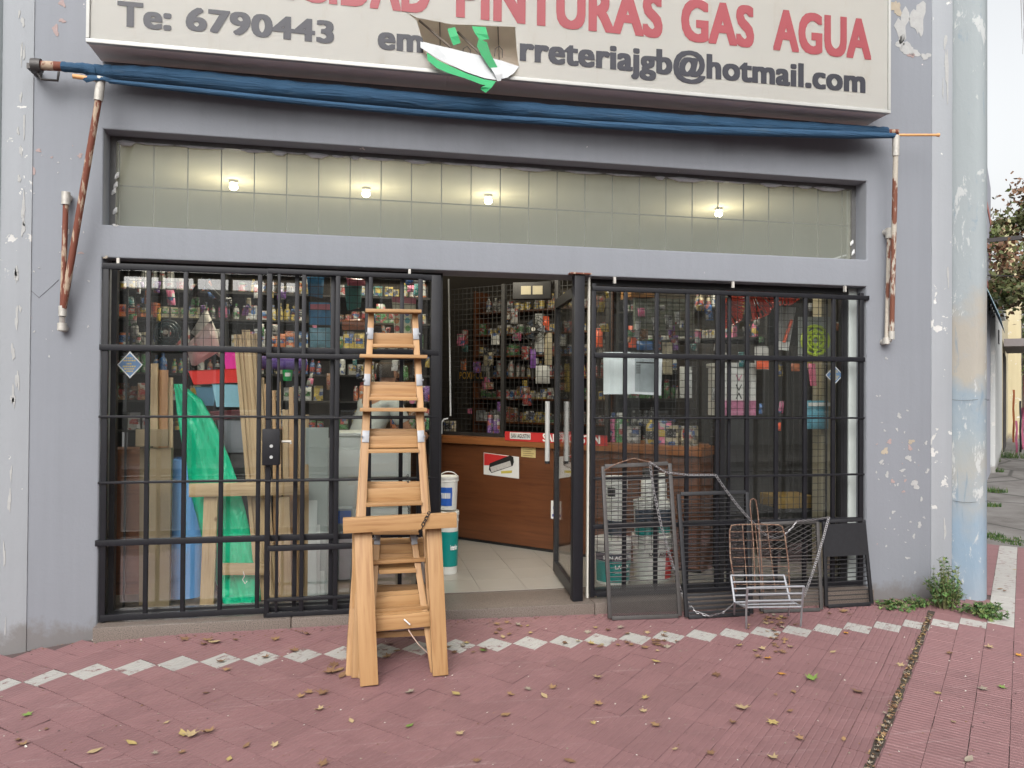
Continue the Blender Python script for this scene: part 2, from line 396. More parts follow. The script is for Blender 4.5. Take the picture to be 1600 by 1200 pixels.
# expansion joint with litter
jd = Vector((1,1,0)).normalized(); jn = Vector((1,-1,0)).normalized()
M_soil = paint((.05,.038,.028), .95, .4, 40, 0, .5)
LEAFC = [(.20,.11,.055),(.27,.16,.075),(.14,.07,.035),(.38,.28,.15),(.12,.065,.035)]
M_leaf = [paint(c, .7, .35, 60) for c in LEAFC]; M_leafy = paint((.36,.27,.10), .6, .3, 50); M_leafg = paint((.16,.24,.05), .6, .3, 50); M_leafo = paint((.52,.24,.03), .6, .3, 50); M_leafgrey = paint((.26,.22,.17), .7, .3, 50)
def leaf_geo(mb, M, L, W, curl, kind, rng):
    if kind == 0:    # lobed, like a maple / plane leaf
        pts = [(0,-.5),(.18,-.22),(.5,-.28),(.36,0),(.62,.28),(.25,.2),(.0,.62),(-.22,.22),(-.58,.3),(-.36,.02),(-.52,-.26),(-.16,-.2)]
    else:
        pts = [(0,-.6),(.16,-.3),(.26,0),(.2,.28),(0,.62),(-.2,.28),(-.26,0),(-.16,-.3)]
    n = len(pts); up = []; 
    tw = rng.uniform(-1, 1)
    for x, y in pts:
        z = curl*(x*x*2.2 + y*y*.9 + x*y*tw)*L + rng.uniform(-.02, .04)*L
        up.append((x*W*rng.uniform(.85,1.15), y*L, z+.003))
    c = (0, 0, .002)
    vs = [M @ Vector(p) for p in up] + [M @ Vector(c)]
    mb.add(vs, [(i, (i+1) % n, n) for i in range(n)])
    mb.add([M @ Vector(q) for q in ((-.0012,-.5*L,.003),(.0012,-.5*L,.003),(.002+W*.1*tw,-.95*L,.008))], [(0,1,2)])
jl = MB().mat(M_soil)
JA = S_J - jd*3.2; JB_ = S_J + jd*1.3
for k in range(45):
    a = JA + jd*(k*.1); e = JA + jd*((k+1)*.1)
    wv = .018+.004*math.sin(k*1.9)
    jl.add([(p.x, p.y, g(p.x, p.y)+.0012) for p in (a-jn*wv, e-jn*wv, e+jn*wv, a+jn*wv)], [(0,1,2,3)])
rng = random.Random(5)
for k in range(420):
    t = rng.random()*4.4; p = JA + jd*t + jn*rng.gauss(0,.009); L = rng.uniform(.012,.028)
    jl.mat(rng.choice(M_leaf+[M_leafgrey, M_leafy, M_leafgrey]))
    M = Matrix.Translation((p.x, p.y, g(p.x,p.y)+rng.uniform(.0015,.006))) @ Matrix.Rotation(rng.random()*6.28, 4, 'Z') @ Matrix.Rotation(rng.uniform(-.4,.4), 4, 'X')
    leaf_geo(jl, M, L, L*.8, .4, rng.choice([0,1]), rng)
o = jl.build('joint_litter'); tag(o, 'crushed leaves and soil packed into the straight pavement joint', 'leaf litter', kind='stuff')

# ------------------------------------------------------------------ the shop building
ZS, ZL, ZU0, ZU1, XR = .045, 2.25, 2.45, 3.03, 5.20
YG = .14
shop = thing('shop_building', (0,0,-.1), 'grey lilac painted corner hardware shop with wide barred front and strip window above', 'building')
def grid_wall(name, xs, zs, holes, y0, dep, mat, parent, bev=.012):
    bm = bmesh.new(); V = {}
    def vv(x, z):
        if (x, z) not in V: V[x, z] = bm.verts.new((x, y0, z))
        return V[x, z]
    for i in range(len(xs)-1):
        for k in range(len(zs)-1):
            cx, cz = (xs[i]+xs[i+1])/2, (zs[k]+zs[k+1])/2
            if any(a < cx < b and c < cz < d for a, b, c, d in holes): continue
            bm.faces.new((vv(xs[i],zs[k]), vv(xs[i+1],zs[k]), vv(xs[i+1],zs[k+1]), vv(xs[i],zs[k+1])))
    r = bmesh.ops.extrude_face_region(bm, geom=bm.faces[:])
    back = [q for q in r['geom'] if isinstance(q, bmesh.types.BMVert)]
    bmesh.ops.translate(bm, verts=back, vec=(0, dep, 0))
    # cap front again
    bmesh.ops.recalc_face_normals(bm, faces=bm.faces)
    for i in range(len(xs)-1):
        for k in range(len(zs)-1):
            cx, cz = (xs[i]+xs[i+1])/2, (zs[k]+zs[k+1])/2
            if any(a < cx < b and c < cz < d for a, b, c, d in holes): continue
            q = [V[xs[i],zs[k]], V[xs[i+1],zs[k]], V[xs[i+1],zs[k+1]], V[xs[i],zs[k+1]]]
            if bm.faces.get(q) is None: bm.faces.new(q)
    bmesh.ops.recalc_face_normals(bm, faces=bm.faces)
    es = [e for e in bm.edges if len(e.link_faces) == 2 and e.calc_face_angle(0) > 1 and all(abs(v.co.y-y0) < 1e-5 for v in e.verts)]
    bmesh.ops.bevel(bm, geom=es, offset=bev, segments=3, profile=.5, affect='EDGES')
    me = bpy.data.meshes.new(name); bm.to_mesh(me); bm.free(); me.materials.append(mat); me.shade_smooth(); me.set_sharp_from_angle(angle=R(35))
    return link(bpy.data.objects.new(name, me), parent)
grid_wall('wall', [-.40, 0, XR, 5.76], [-.35, ZL, ZU0, ZU1, 6.5], [(0, XR, -.35, ZL), (0, XR, ZU0, ZU1)], 0, .24, M_wall, shop)
# pale corner strips and round corner columns
for x0, x1, cx in ((-.56, -.385, -.70), (5.745, 5.925, 6.075)):
    MB().mat(M_wall_pale).box((x0, -.007, -.35), (x1, .2, 6.5)).build('corner_strip', shop, bevel=.006)
pm, nt, b = nmat('post_paint'); v = worldpos(nt); f = noise(nt, 2.2, 5, .6, v); f2 = noise(nt, 9, 6, .7, worldpos(nt, (1,1,.35)), .4)
sx = nt.nodes.new('ShaderNodeSeparateXYZ'); nt.links.new(v, sx.inputs[0]); hz = nt.nodes.new('ShaderNodeMath'); hz.operation = 'MULTIPLY_ADD'
nt.links.new(f, hz.inputs[0]); hz.inputs[1].default_value = 1.3; nt.links.new(sx.outputs[2], hz.inputs[2])
hz2 = nt.nodes.new('ShaderNodeMapRange'); nt.links.new(hz.outputs[0], hz2.inputs[0]); hz2.inputs[1].default_value = .45; hz2.inputs[2].default_value = 3.65
r = ramp(nt, hz2.outputs[0], [(0, (.25,.29,.33)), (.20, (.19,.26,.33)), (.32, (.28,.285,.27)), (.42, (.24,.28,.30)), (.50, (.21,.26,.30)), (.58, (.30,.28,.24)), (.66, (.29,.27,.235)), (.74, (.25,.28,.295)), (1, (.25,.28,.29))])
fl = ramp(nt, f2, [(.58, (0,0,0)), (.62, (.8,.8,.8))]); c = mixc(nt, fl.outputs[0], r.outputs[0], (.42,.43,.43))
fl = ramp(nt, noise(nt, 14, 6, .7, worldpos(nt, (1,1,.18)), .6), [(.60, (0,0,0)), (.7, (.7,.7,.7))]); c = mixc(nt, fl.outputs[0], c, (.14,.20,.26))
nt.links.new(c, b.inputs['Base Color']); b.inputs['Roughness'].default_value = .75; bump(nt, b, f2, .6, .012); M_post = pm
for cx in (-.70, 6.075):
    col = MB().mat(M_post); rg = random.Random(3)
    vs = []; fs = []; nn = 40
    for k in range(33):
        for q in range(nn):
            a = 2*math.pi*q/nn; rr_ = .138/(abs(math.cos(a))**3.2+abs(math.sin(a))**3.2)**(1/3.2)*(1+.006*math.sin(k*.5)+rg.uniform(-.004,.004)); a2 = a+R(45 if cx > 0 else -45)
            vs.append((cx+rr_*math.cos(a2), .03+rr_*math.sin(a2), -.35+k*.22))
    for k in range(32):
        for q in range(nn): fs.append((k*nn+q, k*nn+(q+1)%nn, (k+1)*nn+(q+1)%nn, (k+1)*nn+q))
    col.add(vs, fs)
    co = col.build('column', shop, smooth=True)
    if cx > 0:
        for zz in (1.42, .66): MB().mat(M_blackd).tube([(cx+.153*math.cos(a*.35), .03+.153*math.sin(a*.35), zz+.006*math.sin(a)) for a in range(19)], .0012, 4).build('tie_wire', co)
    co['label'] = 'round corner column with patchy blue and beige paint'
M_chipw = paint((.36,.36,.355), .85, .15, 30, 0, .4); M_chipp = paint((.33,.25,.24), .85, .18, 30, 0, .4); M_chipb = paint((.36,.31,.24), .85, .2, 20, 0, .4)
def chip(mb, px, py, w, h, seed, Y=-.0022, th=.0015):
    rg_ = random.Random(seed); n = 22; ph = [rg_.uniform(0, 6.28) for _ in range(4)]; P = []
    for k in range(n):
        a = 2*math.pi*k/n; r = 1+.28*math.sin(2*a+ph[0])+.22*math.sin(3*a+ph[1])+.14*math.sin(5*a+ph[2])+rg_.uniform(-.16,.16)
        P.append(at(px+w*r*math.cos(a), py+h*r*math.sin(a), Y))
    c = at(px, py, Y); d = Vector((0,th,0)); mb.add(P+[c]+[p+d*1.2 for p in P], [(i, (i+1)%n, n) for i in range(n)]+[((i+1)%n, i, n+1+i, n+1+(i+1)%n) for i in range(n)])
cb = MB(); rg = random.Random(41)
for k, (x, y, w, h, m_) in enumerate(((87,47,5,7,1),(97,5,4,6,1),(97,32,5,3,1),(33,184,6,3,0),(50,266,4,9,1),(125,243,4,3,1),(60,235,5,2,1),(105,362,3,7,0),(126,395,4,2,1),(38,218,3,2,0),(17,950,5,10,2),(12,925,5,3,2),(1410,40,9,26,0),(1435,30,9,30,0),(1400,12,8,12,2),(1420,78,14,9,0),(1447,88,6,6,0),(1408,66,6,10,0),(1424,86,5,4,1),(1386,742,3,4,0),(1430,757,6,6,0),(1420,716,4,5,0),(1422,700,3,4,1),(1405,650,3,4,0),(1390,690,4,3,1),(1383,705,4,6,2),(1437,820,3,4,0),(1428,838,2,3,0),(1385,560,2,2,0),(1450,735,2,3,0),(1424,690,5,3,2),(1395,752,3,3,1),(180,352,4,2,0),(1410,735,4,2,0),(1377,722,3,3,0),(1447,692,2,3,0),(1412,768,2,2,1),(1440,780,2,3,0),(1396,800,3,2,0),(1418,872,3,2,0),(165,402,3,2,2))):
    cb.mat((M_chipw, M_chipp, M_chipb)[m_]); chip(cb, x, y, w, h, k)
for k in range(70):
    cb.mat(rg.choice((M_chipw, M_chipw, M_chipw, M_chipw, M_chipp))); 
    x, y = (rg.uniform(1368,1450), rg.gauss(760,70)) if k % 3 else (rg.uniform(45,140), rg.uniform(150,560)); w = rg.uniform(.5,1.8); chip(cb, x, y, w, w*rg.uniform(.5,1.4), 500+k)
for k in range(24):       # flaking line along the left corner strip and over the right one
    cb.mat(M_chipw); y = rg.uniform(0, 1000); x = 33-22*min(1, max(0, (y-350)/500))+rg.uniform(-5,5); chip(cb, x, y, rg.uniform(1,3), rg.uniform(5,18), 800+k, -.0095)
for k in range(5): cb.mat(M_chipw); chip(cb, rg.uniform(1468,1482), rg.uniform(20,900), rg.uniform(1,3), rg.uniform(8,40), 900+k, -.0095)
cb.build('paint_chips', shop)['kind'] = 'stuff'
MB().mat(paint((.10,.10,.11), .9)).tube([at(17,426,-.001), at(40,447,-.001), at(61,465,-.001), at(78,450,-.001), at(92,437,-.001)], .0016, 4).build('scratch', shop)
# side-street wings, upper wall is out of frame
for sgn, ox in ((1, 6.00), (-1, -.745)):
    d = Vector((sgn, 1, 0)).normalized(); n_ = Vector((sgn, -1, 0)).normalized()
    P0 = Vector((ox, .24 if sgn > 0 else .12, -.35)); L = 7.6
    MB().mat(paint((.27,.275,.31), .85, .12, 3)).prism([P0 + n_*.0, P0+d*L, P0+d*L-n_*.25, P0-n_*.25], (0,0,6.8)).build('side_wall', shop)
# interior shell
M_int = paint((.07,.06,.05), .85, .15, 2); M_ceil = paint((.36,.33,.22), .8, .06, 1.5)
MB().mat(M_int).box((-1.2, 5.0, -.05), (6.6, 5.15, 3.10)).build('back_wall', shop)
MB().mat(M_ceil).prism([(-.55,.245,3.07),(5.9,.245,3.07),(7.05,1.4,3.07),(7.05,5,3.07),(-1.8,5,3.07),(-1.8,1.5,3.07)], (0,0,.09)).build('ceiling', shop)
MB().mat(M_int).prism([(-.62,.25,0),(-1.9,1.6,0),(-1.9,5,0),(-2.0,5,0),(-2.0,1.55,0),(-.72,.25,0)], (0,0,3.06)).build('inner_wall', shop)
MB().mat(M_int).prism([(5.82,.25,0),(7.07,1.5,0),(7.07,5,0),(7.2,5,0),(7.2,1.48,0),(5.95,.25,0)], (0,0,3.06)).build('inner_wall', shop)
# threshold
for a, e in ((.003, 1.13), (1.134, 2.04), (2.044, 3.09), (3.094, 4.2), (4.204, XR-.003)):
    MB().mat(M_granite).box((a, -.10, -.20), (e, .30, ZS)).build('threshold_slab', shop, bevel=.006)
# windows
def pane(name, x0, x1, z0, z1, Y, mat, parent):
    return MB().mat(mat).box((x0, Y, z0), (x1, Y+.006, z1)).build(name, parent)
fw = MB().mat(paint((.10,.10,.10), .6, .3, 20))
fw.box((.0,YG-.012,ZU0+.001),(.035,YG+.03,ZU1-.001)); fw.box((XR-.035,YG-.012,ZU0+.001),(XR,YG+.03,ZU1-.001)); fw.box((.036,YG-.012,ZU1-.03),(XR-.036,YG+.03,ZU1-.001)); fw.box((.036,YG-.012,ZU0+.001),(XR-.036,YG+.03,ZU0+.014))
uw = fw.build('upper_window', shop)
pane('pane', .036, XR-.036, ZU0+.015, ZU1-.031, YG, M_glassup, uw)
M_wire = paint((.03,.027,.022), .6, .2, 30); 
ms = MB().mat(M_wire)
Xm = at(240, 300, YG+.03).x
dXm = (at(1122, 300, YG+.03).x - Xm)/19
for i in range(-1, 25):
    x = Xm + i*dXm
    if .04 < x < XR-.04: ms.box((x-.0035,YG+.028,ZU0), (x+.0035,YG+.034,ZU1))
zm = at(300,296,YG+.03).z
ms.box((.03,YG+.035,zm-.004),(XR-.03,YG+.041,zm+.004))
ms.build('security_mesh', uw)
M_foam = paint((.36,.36,.38), .9, .3, 30, 0, .6); M_foamw = paint((.62,.62,.62), .9, .3, 30, 0, .6)
sl = MB().mat(M_foam); rg = random.Random(8); x = .04
while x < XR-.15:               # lumpy sealant along the head of the strip window
    w = rg.uniform(.05,.3); h = rg.uniform(.006,.022)
    sl.tube([(x,YG-.008,ZU1-.03),(x+w*.3,YG-.012,ZU1-.033-h*.3),(x+w*.7,YG-.012,ZU1-.032-h*.4),(x+w,YG-.008,ZU1-.03)], .01, 6, rs=[.003,h*.9,h*.8,.003]); x += w*rg.uniform(.9,1.5)
sl.mat(M_foamw)
for q in ((183,275),(181,290),(178,300),(180,330),(1331,380),(1333,395)):
    p = at(*q, YG-.012); sl.tube([p+Vector((-.012,0,-.02)), p, p+Vector((.008,0,.025))], .01, 6, rs=[.003,.013,.004])
sl.build('sealant', uw, smooth=True)['kind'] = 'stuff'

# ceiling lamps behind the strip window
M_bulb = emis((1.0,.90,.66), 60)
for k, (px, py) in enumerate(((365,292),(572,303),(763,314),(1123,334))):
    p = atz(px, py, 3.02)
    t = thing('ceiling_lamp', (p.x, p.y, 3.07), ['lit round ceiling lamp furthest left behind the strip window', 'lit ceiling lamp second from the left behind the strip window', 'lit ceiling lamp third from the left, above the shop doorway', 'lit ceiling lamp furthest right, apart from the other three'][k], 'lamp', 'ceiling lamps behind the strip window')
    MB().mat(M_offwhite).lathe([(.035,.0),(.035,-.02),(.02,-.03)], (p.x,p.y,3.07), 16).build('lamp_base', t, smooth=True)
    MB().mat(M_bulb).lathe([(.012,-.031),(.028,-.04),(.032,-.055),(.022,-.07),(.006,-.076)], (p.x,p.y,3.07), 14).build('bulb', t, smooth=True)
    ld = bpy.data.lights.new('bulb_light', 'POINT'); ld.energy = 19; ld.color = (1,.93,.78); ld.shadow_soft_size = .05
    lo = bpy.data.objects.new('bulb_light', ld); link(lo, t, Matrix.Translation((p.x, p.y, 2.75)))

# ------------------------------------------------------------------ shop floor
ZF = .052
M_ftile = paint((.29,.27,.24), .28, .05, 2.5); M_fg = paint((.14,.11,.09), .8, .2, 20)
fl = MB().mat(M_fg).prism([(-.5,.301,-.05),(5.65,.301,-.05),(6.95,1.6,-.05),(6.95,5.1,-.05),(-1.8,5.1,-.05),(-1.8,1.6,-.05)], (0,0,.05+ZF-.006)).build('shop_floor'); fl['kind'] = 'structure'
T_ = .333; tx0 = atz(760,937,ZF).x % T_; ft = MB().mat(M_ftile).box((-T_/2+.0015,-T_/2+.0015,-.004),(T_/2-.0015,T_/2-.0015,0)).mesh('floor_tile')
for i in range(-6, 20):
    for j in range(0, 11):
        x = tx0+(i+.5)*T_; y = .305+(j+.5)*T_
        if -1 < x < 6.3 and y < 4.2 and (1.9 < x < 5.4): link(bpy.data.objects.new('tile', ft), fl, Matrix.Translation((x, y, ZF)))

# ------------------------------------------------------------------ lower windows and glass door
M_frame = paint((.020,.020,.022), .42, .3, 20, .2)
def window(name, x0, x1, muls, mats, lab):
    w = thing(name, (x0, YG, ZS), lab, 'window')
    f = .032
    fr = MB().mat(M_frame)
    fr.box((x0,YG-.02,ZS+.001),(x0+f,YG+.03,ZL-.001)); fr.box((x1-f,YG-.02,ZS+.001),(x1,YG+.03,ZL-.001))
    fr.box((x0+f,YG-.019,ZS+.001),(x1-f,YG+.029,ZS+.035)); fr.box((x0+f,YG-.019,ZL-.045),(x1-f,YG+.029,ZL-.001))
    fr.build('frame', w)
    xs = [x0+f]+[m for m in muls]+[x1-f]
    for m_ in muls: MB().mat(M_frame).box((m_-.016,YG-.015,ZS+.036),(m_+.016,YG+.025,ZL-.046)).build('mullion', w)
    for a, c in zip(xs, xs[1:]): pane('pane', a+.001+(.016 if a in muls else 0), c-.001-(.016 if c in muls else 0), ZS+.036, ZL-.046, YG, M_glass, w)
    return w
xd0 = at(690,600,YG).x; xdm = at(522,700,YG).x; xr0 = at(922,600,YG).x; xr1 = at(1316,600,YG).x
window('display_window', .02, xd0, [xdm], None, 'left display window pane with timber and green sheet behind it')
window('display_window', xr0, XR-.07, [at(1128,600,YG).x, xr1], None, 'right display window with paint buckets behind the glass')
MB().mat(paint((.46,.50,.48), .5, .15, 6)).box((XR-.068,YG-.03,ZS+.001),(XR-.003,YG+.05,ZL-.001)).build('jamb_strip', shop)
# wide black door post on the left of the doorway
xp = at(674,600,.05).x; xq = at(688,600,.05).x
# door leaf, hinged on the right, swung inward
Hh = atz(903, 941, ZF+.01); Hh.y = max(Hh.y, -.02)
Fe = atz(868, 893, ZF+.01)
dz = thing('glass_door', (Hh.x, Hh.y, ZF), 'black framed glass shop door standing open inward with two long steel pull handles', 'door')
dv = (Fe-Hh); dv.z = 0; LD = dv.length; dd = dv.normalized()
MD = Matrix((dd, Vector((0,0,1)).cross(dd), Vector((0,0,1)))).transposed().to_4x4(); MD.translation = Vector((Hh.x, Hh.y, ZF))
HD = 2.12
fr = MB().mat(M_frame).box((0,-.018,.02),(.022,.018,HD), MD).box((LD-.05,-.02,.02),(LD,.02,HD), MD).box((.023,-.019,.02),(LD-.051,.019,.10), MD).box((.023,-.019,HD-.07),(LD-.051,.019,HD), MD)
fr.build('frame', dz)
MB().mat(M_glass).box((.023,-.003,.101),(LD-.051,.003,HD-.071), MD).build('pane', dz)
M_tubes = paint((.50,.50,.48), .4, .08, 12, .3)
for s in (-1, 1):
    p0 = MD @ Vector((LD-.03, s*.075, .87)); p1 = MD @ Vector((LD-.03, s*.075, 1.33))
    MB().mat(M_tubes).tube([p0, p1], .019, 14).mat(M_frame).tube([p0-Vector((0,0,.02)), p0], .0195, 14).build('handle', dz, smooth=True)
xc0_ = at(927,600,0).x
hp = thing('door_post', (Hh.x+.03, 0, ZS), 'thick black steel door post right of the open doorway', 'door post')
MB().mat(M_black).box((at(896,700,-.04).x, -.045, ZS+.002), (at(912,700,-.04).x, .02, ZL-.002)).build('post', hp, bevel=.004)
MB().mat(M_rustpipe).box((Hh.x-.05, -.06, ZL+.003), (Hh.x+.10, -.004, ZL+.012)).build('top_bracket', hp)
MB().mat(paint((.60,.58,.52), .5, .1, 10)).box((xc0_-.030, .025, ZS+.002), (xc0_-.018, .05, ZL-.002)).build('light_strip', hp)

# ------------------------------------------------------------------ security grilles
def hbar(par, x0, x1, z, Y, h, dep=.018, name='rail'):
    return MB().mat(M_black).box((x0, Y-dep/2, z-h/2), (x1, Y+dep/2, z+h/2)).build(name, par, bevel=.003)
def vbar(par, x, z0, z1, Y, w=.024, name='bar', dep=.024):
    return MB().mat(M_black).box((x-w/2, Y-dep/2, z0), (x+w/2, Y+dep/2, z1)).build(name, par, bevel=.003)
GY = .0
xa0 = at(163,700,GY).x; xa1 = at(684,700,GY).x
ga = thing('window_grille', (xa0, GY, ZS), 'fixed black bar grille over the left display window', 'grille', None)
vbar(ga, xa0, ZS+.005, 2.215, GY, .034, 'frame_post')
for px in (231, 289, 347, 405, 463, 519, 573, 627): vbar(ga, at(px,600,GY).x, .06, 2.18, GY, .026)
vbar(ga, at(680,600,GY).x, ZS+.005, 2.215, GY, .062, 'frame_post', .04)
hbar(ga, xa0-.02, xa1, 2.198, GY, .036, .03); hbar(ga, xa0-.03, xa1, 1.706, GY-.004, .036, .036); hbar(ga, xa0-.03, xa1, at(300,651,GY).z, GY-.004, .014, .034)
hbar(ga, xa0-.03, xa1, at(300,752,GY).z, GY-.004, .014, .034); hbar(ga, xa0-.04, xa1, at(163,848,GY).z, GY-.004, .036, .036); hbar(ga, xa0-.01, xa1, .075, GY, .036, .03)
for px in (185, 640): p = at(px, 408, GY); MB().mat(M_fitting).box((p.x-.008, -.01, 2.217), (p.x+.008, .01, ZL-.001)).build('lug', ga)
GB = -.055
gb = thing('gate_leaf', (at(420,700,GB).x, GB, ZS), 'black barred gate leaf folded back over the left grille, with a lock box', 'gate')
xb0 = at(420,700,GB).x; xb1 = at(655,700,GB).x
for px, w in ((420,.032), (435,.016), (474,.026), (527,.028), (578,.024)): vbar(gb, at(px,600,GB).x, .04 if w > .02 else .06, 2.21, GB, w)
vbar(gb, xb1, .04, 2.21, GB, .03)
hbar(gb, xb0-.016, xb1+.015, 2.195, GB, .03, .03); hbar(gb, xb0-.02, xb1, at(440,556,GB).z, GB-.004, .03, .034); hbar(gb, xb0-.02, xb1, at(440,653,GB).z, GB-.004, .013, .034)
hbar(gb, xb0-.02, xb1, at(440,751,GB).z, GB-.004, .013, .034); hbar(gb, xb0, xb1, at(440,856,GB).z, GB-.004, .034, .034); hbar(gb, xb0, xb1, at(440,936,GB).z, GB-.004, .02, .034); hbar(gb, xb0, xb1, .06, GB-.002, .03, .03)
lk = MB().mat(M_black).box((at(411,700,GB).x, GB-.05, at(420,726,GB).z), (at(438,700,GB).x, GB+.03, at(420,670,GB).z)).build('lock_box', gb, bevel=.004)
pz = at(424,697,GB-.05)
for dz_ in (.0, -.068): MB().mat(M_alu).tube([pz+Vector((0,0,dz_)), pz+Vector((0,-.006,dz_))], .010, 12).build('keyhole_plate', lk)
p = at(440,690,GB); MB().mat(M_fitting).tube([p+Vector((0,0,0)), p+Vector((.055,.0,0)), p+Vector((.055,0,-.015))], .008, 8).build('bolt', lk)

xc0 = at(927,600,GY).x; xc1 = at(1345,600,GY).x
gc = thing('window_grille', (xc0, GY, ZS), 'fixed black bar grille over the right display window with a rounded lower corner', 'grille')
vbar(gc, xc0, .06, 2.2, GY, .030, 'frame_post'); vbar(gc, xc1, .05, 2.2, GY, .034, 'frame_post')
for k in range(1, 9): vbar(gc, xc0+(xc1-xc0)*k/9, .09, 2.17, GY, .027)
vbar(gc, at(1139,600,GY+.03).x, .09, 2.17, GY+.032, .02)
hbar(gc, xc0-.015, xc1+.06, at(1000,452,GY).z-.006, GY, .032, .03); hbar(gc, xc0, xc1+.02, at(1000,556,GY).z, GY-.004, .034, .036)
hbar(gc, xc0, xc1+.02, at(1150,653,GY).z, GY-.004, .013, .034); hbar(gc, xc0, xc1+.02, at(1150,744,GY).z, GY-.004, .013, .034)
hbar(gc, xc0, xc1, at(925,823,GY).z, GY-.004, .030, .034); hbar(gc, xc0+.03, xc1, .075, GY, .03, .028)
MB().mat(M_black).tube([(xc0,GY,.12),(xc0+.006,GY,.095),(xc0+.02,GY,.08),(xc0+.045,GY,.075)], .014, 8).build('corner_bend', gc, smooth=True)
for px in (960, 1145, 1320): p = at(px, 447, GY); MB().mat(M_fitting).box((p.x-.008, -.01, 2.205), (p.x+.008, .01, ZL-.001)).build('lug', gc)

# ------------------------------------------------------------------ shop sign
SY = -.27; SB = .5*(at(135,67,SY).z + at(1390,177,SY).z); SX0 = at(135,67,SY).x; SX1 = at(1390,177,SY).x; ST = 4.62
M_signface, nt, b = nmat('sign_vinyl'); v = worldpos(nt); f = noise(nt, 2.5, 5, .6, v); f2 = noise(nt, 9, 5, .7, worldpos(nt, (1,1,.25)))
c = mixc(nt, f, (.46,.46,.44), (.53,.53,.51)); r = ramp(nt, f2, [(.58, (0,0,0)), (.8, (.6,.6,.6))]); c = mixc(nt, r.outputs[0], c, (.30,.24,.17))
nt.links.new(c, b.inputs['Base Color']); b.inputs['Roughness'].default_value = .45
ts = nt.nodes.new('ShaderNodeBsdfTranslucent'); ts.inputs[0].default_value = (.95,.93,.88,1); mx_ = nt.nodes.new('ShaderNodeMixShader'); mx_.inputs[0].default_value = .5
nt.links.new(b.outputs[0], mx_.inputs[1]); nt.links.new(ts.outputs[0], mx_.inputs[2]); nt.links.new(mx_.outputs[0], [n_q for n_q in nt.nodes if n_q.type == 'OUTPUT_MATERIAL'][0].inputs[0])
M_signpan = paint((.70,.62,.58), .7, .12, 3); M_signframe = paint((.44,.44,.42), .45, .12, 8, .2)
sg = thing('shop_sign', ((SX0+SX1)/2, SY, SB), 'wide cream lightbox sign with red and dark lettering and a torn hole', 'sign')
def curve_mesh(name, splines, ext, mat, parent, M=None):
    cu = bpy.data.curves.new(name, 'CURVE'); cu.dimensions = '2D'; cu.fill_mode = 'BOTH'; cu.extrude = ext
    for sp in splines:
        s = cu.splines.new('POLY'); s.points.add(len(sp)-1); s.use_cyclic_u = True
        for q, (x, y) in zip(s.points, sp): q.co = (x, y, 0, 1)
    o = bpy.data.objects.new(name, cu); scene.collection.objects.link(o); dg = bpy.context.evaluated_depsgraph_get()
    me = bpy.data.meshes.new_from_object(o.evaluated_get(dg)); bpy.data.objects.remove(o); bpy.data.curves.remove(cu)
    me.materials.clear(); me.materials.append(mat); me.name = name
    return link(bpy.data.objects.new(name, me), parent, M)
XZ = Matrix(((1,0,0,0),(0,0,-1,0),(0,1,0,0),(0,0,0,1)))     # local XY -> world XZ, +Z -> -Y (towards the street)
hole = [(634,19),(652,28),(680,33),(705,38),(740,39),(775,41),(805,42),(806,58),(807,75),(809,90),(811,104),(780,108),(755,112),(720,108),(690,98),(664,84),(657,72),(660,62),(656,50),(651,32)]
hp_ = [(at(*q,SY).x, at(*q,SY).z) for q in hole]
M_ = Matrix.Translation((0, SY, 0)) @ XZ
curve_mesh('face', [[(SX0+.02,SB+.022),(SX1-.02,SB+.022),(SX1-.02,ST),(SX0+.02,ST)], hp_], .0015, M_signface, sg, M_)
MB().mat(M_signframe).box((SX0,SY-.014,SB-.002),(SX1,SY+.02,SB+.021)).build('lower_trim', sg, bevel=.003)
for a, e in ((SX0, SX0+.019), (SX1-.019, SX1)): MB().mat(M_signframe).box((a,SY-.014,SB+.022),(e,SY+.02,ST)).build('side_trim', sg, bevel=.003)
xj = [SX0+.002, at(700,150,SY).x, at(1180,170,SY).x, SX1-.002]
for a, e in zip(xj, xj[1:]): MB().mat(M_signpan).box((a+.001,SY+.021,SB+.001),(e-.001,-.012,SB+.008)).build('underside_panel', sg)
for a in (SX0+.002, SX1-.010): MB().mat(M_signpan).box((a,SY+.021,SB+.009),(a+.008,-.012,ST)).build('side_panel', sg)
MB().mat(paint((.72,.62,.52), .8, .15, 4)).box((SX0+.012,-.05,SB+.01),(SX1-.012,-.012,ST)).build('back_panel', sg)
MB().mat(M_signpan).box((SX0,SY,ST+.001),(SX1,-.012,ST+.01)).build('top_panel', sg)
for q0, q1, rr_ in (((655,32,SY+.08),(705,75,SY+.04),.007), ((715,50,SY+.10),(752,86,SY+.04),.008), ((687,30,-.07),(688,80,-.07),.004), ((778,40,-.07),(780,95,-.07),.004)):
    MB().mat(paint((.16,.13,.11), .7, .2, 20)).tube([at(*q0), at(*q1)], rr_, 6).build('inner_strut', sg)
for cx in (730, 780):
    q = [at(cx-7,88,SY+.06), at(cx-6,76,SY+.06), at(cx,72,SY+.06), at(cx+5,78,SY+.06), at(cx+5,90,SY+.06)]; MB().mat(paint((.03,.02,.02), .6)).tube(q, .0028, 5).build('loose_wire', sg)

